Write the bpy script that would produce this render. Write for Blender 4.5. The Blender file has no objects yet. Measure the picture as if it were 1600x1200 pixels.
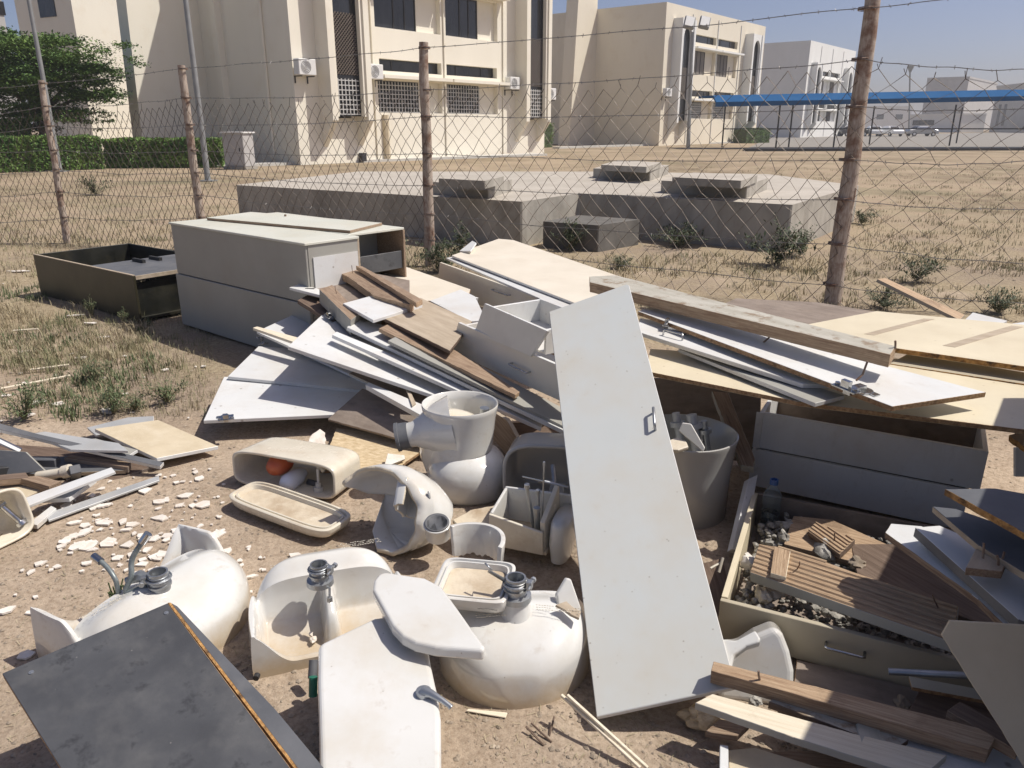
import bpy, bmesh, math, random
from mathutils import Vector, Matrix, noise
random.seed(7)
R = math.radians
# ------------------------------------------------------------------ camera
EYE, FPX, HZN = 1.55, 1200.0, 196.0
PIT = math.atan((600 - HZN) / FPX)
CP, SP = math.cos(PIT), math.sin(PIT)
sc = bpy.context.scene
COL = sc.collection
cd = bpy.data.cameras.new("camera")
cam = bpy.data.objects.new("camera", cd)
COL.objects.link(cam)
cam.location = (0, 0, EYE)
cam.rotation_euler = (math.pi / 2 - PIT, 0, 0)
cd.sensor_width = 36; cd.lens = 27.0
cd.clip_start = 0.05; cd.clip_end = 3000
sc.camera = cam
sc.render.resolution_x = 1024; sc.render.resolution_y = 768
# ------------------------------------------------------------------ sky, sun, exposure
SUN_EL, SUN_AZ = R(57), R(88)      # azimuth from +Y towards +X
w = bpy.data.worlds.new("World"); sc.world = w; w.use_nodes = True
nt = w.node_tree
bg = nt.nodes["Background"]
sky = nt.nodes.new("ShaderNodeTexSky")
sky.sky_type = 'NISHITA'; sky.sun_disc = False
sky.sun_elevation = SUN_EL; sky.sun_rotation = SUN_AZ
sky.dust_density = 1.8; sky.air_density = 0.65; sky.ozone_density = 3.6; sky.altitude = 0
tint = nt.nodes.new('ShaderNodeMix'); tint.data_type = 'RGBA'; tint.blend_type = 'MULTIPLY'; tint.inputs[0].default_value = 1; tint.inputs[7].default_value = (1.20, 1.03, 1.0, 1)
nt.links.new(sky.outputs[0], tint.inputs[6]); nt.links.new(tint.outputs[2], bg.inputs[0])
bg.inputs[1].default_value = 0.097
sd = bpy.data.lights.new("sun", 'SUN'); sd.energy = 4.4; sd.angle = R(0.55); sd.color = (1.0, 0.945, 0.86)
sun = bpy.data.objects.new("sun", sd); COL.objects.link(sun)
SDIR = Vector((math.cos(SUN_EL) * math.sin(SUN_AZ), math.cos(SUN_EL) * math.cos(SUN_AZ), math.sin(SUN_EL)))
sun.rotation_euler = SDIR.to_track_quat('Z', 'Y').to_euler()
sc.view_settings.view_transform = 'Standard'; sc.view_settings.look = 'None'
sc.view_settings.gamma = 1.0; sc.view_settings.exposure = 0.13
sc.cycles.use_denoising = True
sc.cycles.max_bounces = 8
sc.cycles.transparent_max_bounces = 16

# ------------------------------------------------------------------ helpers
CAM = Vector((0, 0, EYE))
def ray(px, py):
    u = (px - 800) / FPX; v = (py - 600) / FPX
    return Vector((u, CP - v * SP, -SP - v * CP))
def U(px, py, z=0.0):
    d = ray(px, py); t = (z - EYE) / d.z
    return CAM + d * t
def AtY(px, py, y):
    d = ray(px, py); return CAM + d * (y / d.y)
def hit(px, py, p, n):
    d = ray(px, py); return CAM + d * ((p - CAM).dot(n) / d.dot(n))
def V(*a): return Vector(a)
def lin(c):
    return tuple(((x / 255) / 12.92 if x / 255 <= .04045 else ((x / 255 + .055) / 1.055) ** 2.4) for x in c)

PM = {}
def mk(name, verts, faces, mats, parent=None, M=None, fm=None, smooth=False, bevel=0, kind=None, seg=1, autos=None, world=True):
    """mesh object; verts in world space (world=True) or in M's own space."""
    M = M or Matrix.Identity(4)
    if parent is not None and M == Matrix.Identity(4) and world:
        M = PM.get(parent.name, M).copy()
    me = bpy.data.meshes.new(name)
    if world:
        inv = M.inverted(); vs = [inv @ Vector(v) for v in verts]
    else:
        vs = [Vector(v) for v in verts]
    me.from_pydata([tuple(v) for v in vs], [], faces)
    if not isinstance(mats, (list, tuple)): mats = [mats]
    for m in mats: me.materials.append(MT[m])
    if fm:
        for p, i in zip(me.polygons, fm): p.material_index = i
    if smooth:
        for p in me.polygons: p.use_smooth = True
    me.update()
    o = bpy.data.objects.new(name, me); COL.objects.link(o)
    PM[o.name] = M
    if parent is not None:
        o.parent = parent; o.matrix_parent_inverse = PM[parent.name].inverted()
    o.matrix_basis = M
    if bevel:
        b = o.modifiers.new("bevel", 'BEVEL'); b.width = bevel; b.segments = seg; b.limit_method = 'ANGLE'; b.angle_limit = R(35)
    if autos is not None:
        try: me.set_sharp_from_angle(angle=R(autos))
        except Exception: pass
    if kind: o['kind'] = kind
    return o
def tag(o, label, cat, group=None):
    o['label'] = label; o['category'] = cat
    if group: o['group'] = group
    return o
def thing(name, label, cat, loc, group=None, M=None):
    o = bpy.data.objects.new(name, None); COL.objects.link(o)
    M = M or Matrix.Translation(Vector(loc)); o.matrix_basis = M; PM[o.name] = M
    o.empty_display_size = .1
    return tag(o, label, cat, group)
class MB:
    """mesh collector"""
    def __init__(s): s.v = []; s.f = []; s.m = []
    def add(s, vs, fs, mi=0):
        n = len(s.v); s.v += [Vector(v) for v in vs]; s.f += [tuple(i + n for i in f) for f in fs]; s.m += [mi] * len(fs); return s
    def box(s, M, a, b, mi=0):
        x0, y0, z0 = a; x1, y1, z1 = b
        vs = [M @ Vector(q) for q in ((x0,y0,z0),(x1,y0,z0),(x1,y1,z0),(x0,y1,z0),(x0,y0,z1),(x1,y0,z1),(x1,y1,z1),(x0,y1,z1))]
        fs = [(0,3,2,1),(4,5,6,7),(0,1,5,4),(1,2,6,5),(2,3,7,6),(3,0,4,7)]
        if M.determinant() < 0: fs = [f[::-1] for f in fs]
        return s.add(vs, fs, mi)
    def tube(s, pts, r, n=8, mi=0, cap=True, hollow=False):
        pts = [Vector(p) for p in pts]; rs = r if isinstance(r, (list, tuple)) else [r] * len(pts)
        vs = []; fs = []; prev = None
        for i, p in enumerate(pts):
            t = (pts[min(i+1, len(pts)-1)] - pts[max(i-1, 0)])
            if t.length < 1e-9: t = Vector((0,0,1))
            t.normalize()
            if prev is None:
                a = t.orthogonal().normalized()
            else:
                a = prev - t * prev.dot(t)
                a = a.normalized() if a.length > 1e-6 else t.orthogonal().normalized()
            prev = a; b = t.cross(a)
            for k in range(n):
                q = 2 * math.pi * k / n
                vs.append(p + (a * math.cos(q) + b * math.sin(q)) * rs[i])
        for i in range(len(pts) - 1):
            for k in range(n):
                k2 = (k + 1) % n
                fs.append((i*n+k, i*n+k2, (i+1)*n+k2, (i+1)*n+k))
        if cap:
            fs.append(tuple(range(n))[::-1]); fs.append(tuple((len(pts)-1)*n + k for k in range(n)))
        return s.add(vs, fs, mi)
    def loft(s, M, secs, n=40, mi=0, cap0=True, cap1=True, a0=0, a1=2*math.pi):
        """secs: (z, cx, cy, rx, ry, exponent)"""
        vs = []; fs = []; full = abs(a1 - a0 - 2*math.pi) < 1e-6; N = n if full else n + 1
        for (z, cx, cy, rx, ry, e) in secs:
            for k in range(N):
                t = a0 + (a1 - a0) * k / n
                c, q = math.cos(t), math.sin(t)
                x = cx + rx * math.copysign(abs(c) ** (2/e), c); y = cy + ry * math.copysign(abs(q) ** (2/e), q)
                vs.append(M @ Vector((x, y, z)))
        for i in range(len(secs) - 1):
            for k in range(n):
                k2 = (k+1) % N
                fs.append((i*N+k, i*N+k2, (i+1)*N+k2, (i+1)*N+k))
        if full and cap0: fs.append(tuple(range(N))[::-1])
        if full and cap1: fs.append(tuple((len(secs)-1)*N + k for k in range(N)))
        return s.add(vs, fs, mi)
    def build(s, name, mats, parent=None, **k):
        return mk(name, s.v, s.f, mats, parent, fm=s.m, **k)
def frame(o, X, Z):
    """matrix at o, x along X, z near Z"""
    X = Vector(X).normalized(); Z = Vector(Z); Y = Z.cross(X).normalized(); Z = X.cross(Y)
    return Matrix(((X.x, Y.x, Z.x, o[0]), (X.y, Y.y, Z.y, o[1]), (X.z, Y.z, Z.z, o[2]), (0,0,0,1)))
def P3(a): return a if isinstance(a, Vector) else U(*a)
LABS = {}
def slab(name, label, cat, px, anch, t, mats, group=None, bevel=.0012, parent=None, edge=None, seg=1, wob=0, sag=0):
    """flat board: outline seen in the picture laid on the plane through three points of known height, real thickness t"""
    a, b, c = [P3(q) for q in anch]
    n = (b - a).cross(c - a).normalized()
    if n.dot(CAM - a) < 0: n = -n
    pts = [q if isinstance(q, Vector) else hit(q[0], q[1], a, n) for q in px]
    # long edge gives the grain direction
    k = max(range(len(pts)), key=lambda i: (pts[(i+1) % len(pts)] - pts[i]).length)
    X = pts[(k+1) % len(pts)] - pts[k]
    ctr = sum(pts, Vector()) / len(pts)
    M = frame(ctr, X, n)
    inv = M.inverted()
    L = [inv @ p for p in pts]
    area = sum(L[i].x * L[(i+1) % len(L)].y - L[(i+1) % len(L)].x * L[i].y for i in range(len(L)))
    if area < 0: L = L[::-1]
    if wob:   # splintered outline
        Q = []
        for i in range(len(L)):
            p, q = L[i], L[(i+1) % len(L)]; m = max(1, int((q-p).length / .02))
            for j in range(m):
                r = p.lerp(q, j/m); s = wob * (random.random() - .5)
                Q.append(r + Vector((s * random.random(), s, 0)) if j else r)
        L = Q
    N = len(L)
    vs = [Vector((p.x, p.y, 0)) for p in L] + [Vector((p.x, p.y, -t)) for p in L]
    fs = [tuple(range(N)), tuple(range(2*N-1, N-1, -1))]; fm = [0, 0]
    for i in range(N):
        j = (i+1) % N; fs.append((i, N+i, N+j, j)); fm.append(1)
    mats = list(mats) if isinstance(mats, (list, tuple)) else [mats, mats]
    if len(mats) == 3: fm[1] = 2
    o = mk(name, vs, fs, mats, parent, M=M, fm=fm, bevel=bevel, world=False, seg=seg)
    if parent is None: tag(o, label, cat, group)
    o.data['_n'] = 0
    return o, M
def local(M, px, py):
    """point of the board's top plane seen at this pixel"""
    n = M.to_3x3() @ Vector((0,0,1)); p = M.translation
    return hit(px, py, p, n)

# ------------------------------------------------------------------ materials
MT = {}
def M_(name, c1, c2=None, scale=4, rough=.55, metal=0, spec=.5, stretch=(1,1,1), bump=0, bscale=60, detail=6, speck=None, dirt=None, dirt2=None, coat=0, lo=.35, hi=.68, rvar=.0, world=False, trans=0, ior=1.5, alpha=1, vary=0, dist=0, scr=0, lowz=None):
    m = bpy.data.materials.new(name); m.use_nodes = True; T = m.node_tree; N = T.nodes; L = T.links
    b = N["Principled BSDF"]
    c2 = c2 or c1
    tc = N.new("ShaderNodeTexCoord"); src = tc.outputs['Object']
    if world:
        g = N.new("ShaderNodeNewGeometry"); src = g.outputs['Position']
    oi = N.new("ShaderNodeObjectInfo")
    mp = N.new("ShaderNodeMapping"); mp.inputs['Scale'].default_value = stretch; L.new(src, mp.inputs[0])
    if not world:
        ad = N.new("ShaderNodeVectorMath"); ad.operation = 'ADD'
        cx = N.new("ShaderNodeCombineXYZ"); mu = N.new("ShaderNodeMath"); mu.operation = 'MULTIPLY'; mu.inputs[1].default_value = 37.0
        L.new(oi.outputs['Random'], mu.inputs[0]); L.new(mu.outputs[0], cx.inputs[0]); L.new(mu.outputs[0], cx.inputs[1])
        L.new(src, ad.inputs[0]); L.new(cx.outputs[0], ad.inputs[1]); src2 = ad.outputs[0]
        L.new(src2, mp.inputs[0])
    else: src2 = src
    def ns(scale, vec, det=6, rg=.6):
        n = N.new("ShaderNodeTexNoise"); n.inputs['Scale'].default_value = scale; n.inputs['Detail'].default_value = det
        n.inputs['Roughness'].default_value = rg; n.inputs['Distortion'].default_value = dist; L.new(vec, n.inputs['Vector']); return n.outputs['Fac']
    def ramp(fac, a, bb, ca=(0,0,0), cb=(1,1,1)):
        r = N.new("ShaderNodeValToRGB"); e = r.color_ramp.elements
        e[0].position = a; e[1].position = bb; e[0].color = (*ca, 1); e[1].color = (*cb, 1); L.new(fac, r.inputs[0]); return r.outputs[0]
    def mix(f, a, bb, k=1.0):
        x = N.new("ShaderNodeMix"); x.data_type = 'RGBA'
        if k != 1.0:
            mm = N.new("ShaderNodeMath"); mm.operation = 'MULTIPLY'; mm.inputs[1].default_value = k; L.new(f, mm.inputs[0]); f = mm.outputs[0]
        L.new(f, x.inputs[0])
        for v, i in ((a, 6), (bb, 7)):
            if isinstance(v, tuple): x.inputs[i].default_value = (*v, 1)
            else: L.new(v, x.inputs[i])
        return x.outputs[2]
    col = ramp(ns(scale, mp.outputs[0], detail), lo, hi, c1, c2)
    if dirt:   # (colour, scale, lo, hi, strength)
        col = mix(ramp(ns(dirt[1], src2, 8, .65), dirt[2], dirt[3]), col, tuple(dirt[0]), dirt[4])
    if dirt2:
        col = mix(ramp(ns(dirt2[1], src2, 8, .7), dirt2[2], dirt2[3]), col, tuple(dirt2[0]), dirt2[4])
    if speck:  # (colour, scale, radius, strength)
        vo = N.new("ShaderNodeTexVoronoi"); vo.inputs['Scale'].default_value = speck[1]; L.new(src2, vo.inputs['Vector'])
        n3 = ns(speck[1] * .6, src2, 2)
        r = ramp(vo.outputs['Distance'], speck[2] * .5, speck[2], (1,1,1), (0,0,0))
        r2 = ramp(n3, .5, .56)
        mm = N.new("ShaderNodeMath"); mm.operation = 'MULTIPLY'; L.new(r, mm.inputs[0]); L.new(r2, mm.inputs[1])
        col = mix(mm.outputs[0], col, tuple(speck[0]), speck[3])
    if scr:    # fine scuffs and smears along the board
        m2 = N.new("ShaderNodeMapping"); m2.inputs['Scale'].default_value = (2.2, 34, 5); m2.inputs['Rotation'].default_value = (0, 0, .5); L.new(src2, m2.inputs[0])
        col = mix(ramp(ns(2.2, m2.outputs[0], 6, .7), .58, .70), col, (.36,.32,.26), scr*.6)
        m3 = N.new("ShaderNodeMapping"); m3.inputs['Scale'].default_value = (40, 2.0, 5); m3.inputs['Rotation'].default_value = (0, 0, -.25); L.new(src2, m3.inputs[0])
        col = mix(ramp(ns(1.6, m3.outputs[0], 5, .7), .62, .70), col, (.30,.27,.23), scr*.5)
    if lowz:   # water line stain low on the piece (height, colour, strength)
        sz = N.new("ShaderNodeSeparateXYZ"); L.new(src, sz.inputs[0]); nz = ns(14, src2, 6, .7)
        a1 = N.new("ShaderNodeMath"); a1.operation = 'MULTIPLY_ADD'; a1.inputs[1].default_value = lowz[0]*1.4; a1.inputs[2].default_value = -lowz[0]*.7; L.new(nz, a1.inputs[0])
        a2 = N.new("ShaderNodeMath"); a2.operation = 'ADD'; L.new(sz.outputs[2], a2.inputs[0]); L.new(a1.outputs[0], a2.inputs[1])
        rr = N.new("ShaderNodeMapRange"); rr.inputs[1].default_value = lowz[0]*.1; rr.inputs[2].default_value = lowz[0]*1.25; rr.inputs[3].default_value = 1; rr.inputs[4].default_value = 0; L.new(a2.outputs[0], rr.inputs[0])
        col = mix(rr.outputs[0], col, tuple(lowz[1]), lowz[2])
    if vary:
        hs = N.new("ShaderNodeHueSaturation"); mr = N.new("ShaderNodeMapRange"); mr.inputs[3].default_value = 1 - vary; mr.inputs[4].default_value = 1 + vary
        L.new(oi.outputs['Random'], mr.inputs[0]); L.new(mr.outputs[0], hs.inputs['Value']); L.new(col, hs.inputs['Color']); col = hs.outputs[0]
    L.new(col, b.inputs['Base Color'])
    b.inputs['Roughness'].default_value = rough; b.inputs['Metallic'].default_value = metal
    b.inputs['Specular IOR Level'].default_value = spec; b.inputs['Coat Weight'].default_value = coat; b.inputs['Coat Roughness'].default_value = .12
    b.inputs['Transmission Weight'].default_value = trans; b.inputs['IOR'].default_value = ior; b.inputs['Alpha'].default_value = alpha
    if rvar:
        r = ramp(ns(9, src2), .3, .7, (max(0, rough-rvar),)*3, (min(1, rough+rvar),)*3); L.new(r, b.inputs['Roughness'])
    if bump:
        bn = N.new("ShaderNodeBump"); bn.inputs['Strength'].default_value = min(1, bump); bn.inputs['Distance'].default_value = .01 * max(1, bump)
        L.new(ns(bscale, mp.outputs[0], 5), bn.inputs['Height']); L.new(bn.outputs[0], b.inputs['Normal'])
    MT[name] = m; return m
DUST = (.50,.41,.30)
M_('white_laminate', (.64,.65,.645), (.70,.71,.70), 3, .38, scr=.25, speck=((.25,.22,.18), 14, .14, .7), dirt=(DUST, 2.6, .46, .76, .42), dirt2=((.42,.37,.30), 11, .58, .72, .35), bump=.05, bscale=6, vary=.03)
M_('door_laminate', (.51,.535,.525), (.56,.58,.57), 2, .36, speck=((.26,.23,.19), 30, .11, .7), dirt=((.45,.39,.28), 2.0, .42, .72, .5), dirt2=((.45,.40,.33), 16, .60, .75, .25), bump=.06, bscale=5)
M_('grey_laminate', (.31,.305,.275), (.36,.355,.32), 2, .5, speck=((.2,.18,.15), 20, .09, .7), dirt=((.30,.26,.20), 2.4, .5, .8, .35), bump=.04, bscale=8)
M_('pale_top', (.55,.56,.49), (.62,.62,.55), 2, .55, speck=((.25,.22,.17), 12, .1, .8), dirt=((.5,.45,.33), 2.4, .45, .75, .5))
M_('drawer_face', (.74,.70,.59), (.79,.75,.64), 3, .45, dirt=((.38,.33,.26), 4, .5, .8, .3), bump=.04, bscale=9)
M_('cream_laminate', (.66,.60,.49), (.74,.68,.57), 2.5, .5, dirt=(DUST, 4, .5, .8, .35), speck=((.35,.27,.18), 18, .1, .5), bump=.05)
M_('yellow_laminate', (.60,.53,.385), (.69,.62,.46), 2.5, .5, dirt=((.42,.33,.2), 3, .5, .8, .35), speck=((.3,.22,.13), 16, .1, .6), bump=.05)
M_('olive_laminate', (.42,.375,.28), (.50,.45,.34), 2.5, .55, dirt=((.3,.24,.16), 3, .45, .8, .45))
M_('taupe_board', (.19,.15,.12), (.28,.23,.19), 5, .8, stretch=(1,3,3), dirt=((.40,.33,.26), 7, .5, .75, .4), dirt2=((.10,.07,.05), 11, .55, .75, .5), bump=.25, bscale=60)
M_('tan_board', (.34,.275,.20), (.47,.395,.30), 4, .8, stretch=(1,6,6), dirt=((.55,.47,.36), 5, .5, .8, .4), dirt2=((.22,.11,.06), 5, .60, .70, .7), bump=.3, bscale=50)
M_('osb_board', (.44,.33,.19), (.66,.54,.36), 26, .85, stretch=(1,2.2,1), dirt=((.40,.28,.16), 6, .5, .8, .5), bump=.3, bscale=60)
M_('sand_board', (.50,.42,.29), (.60,.52,.38), 5, .8, dirt=((.66,.60,.48), 14, .5, .75, .5), speck=((.35,.27,.18), 30, .12, .5), bump=.1)
M_('chip_edge', (.26,.15,.075), (.50,.33,.18), 90, .9, bump=.6, bscale=140, stretch=(1,1,1), dirt=((.12,.07,.04), 30, .52, .68, .7))
M_('burnt_edge', (.30,.15,.05), (.62,.36,.13), 70, .9, bump=.9, bscale=90, dirt=((.05,.03,.02), 16, .5, .62, .85))
M_('old_wood', (.20,.13,.085), (.40,.30,.21), 6, .8, stretch=(1.2,26,26), bump=.5, bscale=12, dirt=((.13,.08,.05), 6, .52, .72, .55), vary=.08, dist=.4)
M_('brown_wood', (.31,.20,.12), (.54,.40,.26), 6, .75, stretch=(1.2,24,24), bump=.5, bscale=12, dirt=((.10,.055,.03), 4, .55, .72, .6), vary=.08, dist=.5)
M_('pale_wood', (.64,.56,.42), (.76,.69,.55), 5, .75, stretch=(1,22,22), bump=.25, bscale=12, dirt=((.38,.29,.19), 9, .6, .76, .5))
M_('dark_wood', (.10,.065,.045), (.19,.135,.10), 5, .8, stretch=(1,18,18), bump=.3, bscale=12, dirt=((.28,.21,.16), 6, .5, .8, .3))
M_('painted_wood', (.38,.36,.30), (.49,.47,.41), 4, .7, stretch=(1,6,6), dirt=((.22,.15,.09), 13, .53, .64, .85), bump=.3, bscale=30)
M_('dark_laminate', (.060,.062,.067), (.085,.088,.094), 6, .42, dirt=((.12,.12,.12), 9, .48, .75, .6), speck=((.30,.29,.27), 26, .06, .5), dirt2=((.02,.02,.022), 12, .56, .66, .6), rvar=.12, bump=.05)
M_('slate_laminate', (.085,.09,.10), (.13,.135,.145), 4, .5, dirt=((.26,.25,.24), 5, .52, .8, .5), speck=((.4,.38,.35), 24, .08, .5), bump=.05)
M_('black_paint', (.010,.011,.009), (.024,.024,.018), 5, .42, dirt=((.10,.085,.05), 4, .5, .8, .5), rvar=.1)
M_('olive_black', (.030,.027,.014), (.046,.040,.022), 5, .45, dirt=((.10,.09,.05), 3, .5, .8, .4))
M_('ceramic', (.63,.63,.60), (.68,.68,.66), 4, .12, coat=.5, dirt=((.50,.41,.28), 3.6, .46, .78, .50), dirt2=((.36,.29,.20), 16, .58, .72, .40), speck=((.2,.16,.12), 30, .07, .7), rvar=.07)
M_('ceramic_cream', (.66,.61,.50), (.72,.68,.58), 5, .25, coat=.2, dirt=((.42,.30,.17), 5, .46, .74, .6), speck=((.2,.15,.1), 26, .08, .7), rvar=.1)
M_('ceramic_dirty', (.54,.46,.34), (.64,.56,.43), 8, .6, dirt=((.30,.20,.11), 7, .45, .7, .7), dirt2=((.72,.66,.54), 18, .55, .7, .5), bump=.2, bscale=50)
M_('ceramic_basin', (.63,.63,.60), (.68,.68,.66), 4, .12, coat=.5, dirt=((.50,.42,.30), 3.6, .48, .78, .45), dirt2=((.36,.29,.20), 16, .58, .72, .35), speck=((.2,.16,.12), 30, .07, .7), rvar=.07, lowz=(.075, (.47,.36,.22), .85))
M_('ceramic_stain', (.56,.46,.31), (.68,.59,.44), 7, .4, dirt=((.40,.27,.14), 9, .5, .75, .5))
M_('ceramic_grey', (.40,.40,.385), (.46,.46,.44), 4, .2, coat=.3, dirt=((.28,.24,.19), 4, .5, .8, .5))
M_('raw_ceramic', (.55,.48,.37), (.66,.60,.48), 30, .85, bump=.4, bscale=70)
M_('chrome', (.42,.43,.44), (.58,.59,.60), 12, .22, metal=1, dirt=((.25,.22,.18), 30, .5, .7, .6), rvar=.1)
M_('galvanised', (.34,.36,.38), (.48,.50,.52), 10, .42, metal=.85, dirt=((.30,.27,.22), 8, .52, .75, .6))
M_('rusty_metal', (.16,.08,.045), (.33,.27,.22), 18, .75, metal=.4, bump=.3)
M_('trim_metal', (.38,.39,.39), (.50,.51,.51), 4, .5, metal=.2, dirt=((.42,.36,.28), 6, .5, .8, .4))
M_('hose', (.17,.20,.205), (.27,.30,.30), 40, .45, metal=.4)
M_('red_plastic', (.42,.085,.03), (.50,.12,.05), 4, .35)
M_('float_white', (.62,.66,.78), (.70,.74,.84), 4, .35)
M_('green_plastic', (.01,.13,.085), (.02,.17,.11), 4, .4)
M_('teal_stain', (.10,.30,.27), (.20,.42,.38), 14, .7, bump=.3)
M_('black_rubber', (.012,.012,.013), (.03,.03,.03), 8, .6)
M_('chip_white', (.66,.61,.54), (.80,.76,.70), 12, .8, dirt=((.52,.41,.30), 22, .48, .7, .5), bump=.3, bscale=60, vary=.06)
M_('stone', (.20,.16,.12), (.42,.35,.27), 14, .95, world=True, bump=.4)
M_('rubble', (.20,.19,.17), (.46,.44,.40), 22, .95, bump=.6, dirt=((.08,.07,.06), 30, .5, .7, .7))
M_('dark_concrete', (.10,.095,.085), (.17,.16,.145), 3, .9, world=True, bump=.3)
M_('concrete', (.30,.28,.24), (.42,.395,.345), 1.6, .9, world=True, stretch=(2.2,2.2,.5), dirt=((.17,.155,.13), 2.2, .48, .7, .6), dirt2=((.42,.38,.31), 6, .55, .7, .4), bump=.2, bscale=30)
M_('concrete_top', (.40,.365,.31), (.48,.44,.38), 1.3, .9, world=True, dirt=((.36,.32,.265), 2.5, .5, .75, .6), bump=.2, bscale=30)
M_('cream_wall', (.78,.74,.63), (.83,.79,.68), .5, .85, world=True, dirt=((.60,.48,.31), .9, .55, .8, .30), bump=.05, stretch=(1,1,.35))
M_('beige_wall', (.71,.65,.53), (.76,.70,.57), .5, .85, world=True, dirt=((.52,.40,.24), .8, .55, .8, .3), stretch=(1,1,.35))
M_('white_wall', (.74,.74,.71), (.79,.79,.76), .6, .85, world=True, dirt=((.6,.56,.48), .9, .55, .8, .25), stretch=(1,1,.35))
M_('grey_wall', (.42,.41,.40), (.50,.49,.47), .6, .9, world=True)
M_('window_glass', (.012,.013,.015), (.03,.032,.036), .8, .12, world=True, stretch=(2,2,.6))
M_('curtain', (.10,.09,.08), (.28,.25,.22), 3, .8, world=True, stretch=(5,5,.2))
M_('lattice', (.09,.07,.055), (.13,.10,.08), 5, .7)
M_('grille', (.55,.55,.53), None, 3, .5)
M_('white_metal', (.70,.70,.68), (.76,.76,.74), 2, .5)
M_('blue_canopy', (.022,.095,.23), (.032,.115,.26), .7, .95, world=True, spec=.02)
M_('dark_steel', (.03,.03,.032), None, 2, .6)
M_('pole_steel', (.24,.25,.25), (.32,.33,.33), 3, .5, metal=.3)
M_('fence_post', (.30,.23,.18), (.52,.45,.38), 9, .85, stretch=(8,8,1.5), dirt=((.17,.085,.05), 6, .50, .64, .8), bump=.4, bscale=30)
M_('fence_wire', (.10,.08,.065), (.22,.19,.16), 20, .65, metal=.5)
M_('barbed_wire', (.22,.21,.195), (.36,.35,.33), 30, .55, metal=.6)
M_('asphalt', (.22,.205,.18), (.27,.25,.22), 2, .9, world=True)
M_('kerb', (.50,.49,.45), (.56,.55,.51), 2, .9, world=True)
M_('bark', (.10,.075,.05), (.18,.14,.10), 9, .95, stretch=(3,3,.5), bump=.6)
M_('tree_leaf', (.040,.095,.020), (.14,.22,.050), 1.0, .6, world=True, spec=.3)
M_('hedge_leaf', (.06,.14,.03), (.20,.30,.07), 1.6, .6, world=True, spec=.3)
M_('weed_leaf', (.055,.085,.035), (.14,.17,.075), 12, .7, world=True)
M_('dark_weed', (.035,.055,.025), (.085,.105,.045), 10, .7, world=True)
M_('dry_grass', (.30,.25,.155), (.50,.43,.29), 9, .85, world=True, dirt=((.15,.165,.075), 1.3, .44, .60, .8))
M_('car_white', (.75,.76,.77), None, 2, .2, coat=.6)
M_('car_silver', (.38,.39,.41), None, 2, .25, metal=.6, coat=.6)
M_('car_dark', (.03,.03,.035), None, 2, .2, coat=.6)
M_('pet', (.88,.94,.96), None, 2, .06, trans=.96, ior=1.25)
M_('water', (.80,.88,.86), None, 2, .0, trans=1, ior=1.33)
M_('blue_cap', (.02,.08,.25), None, 2, .35)
M_('ink', (.03,.03,.04), None, 2, .6)

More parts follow.
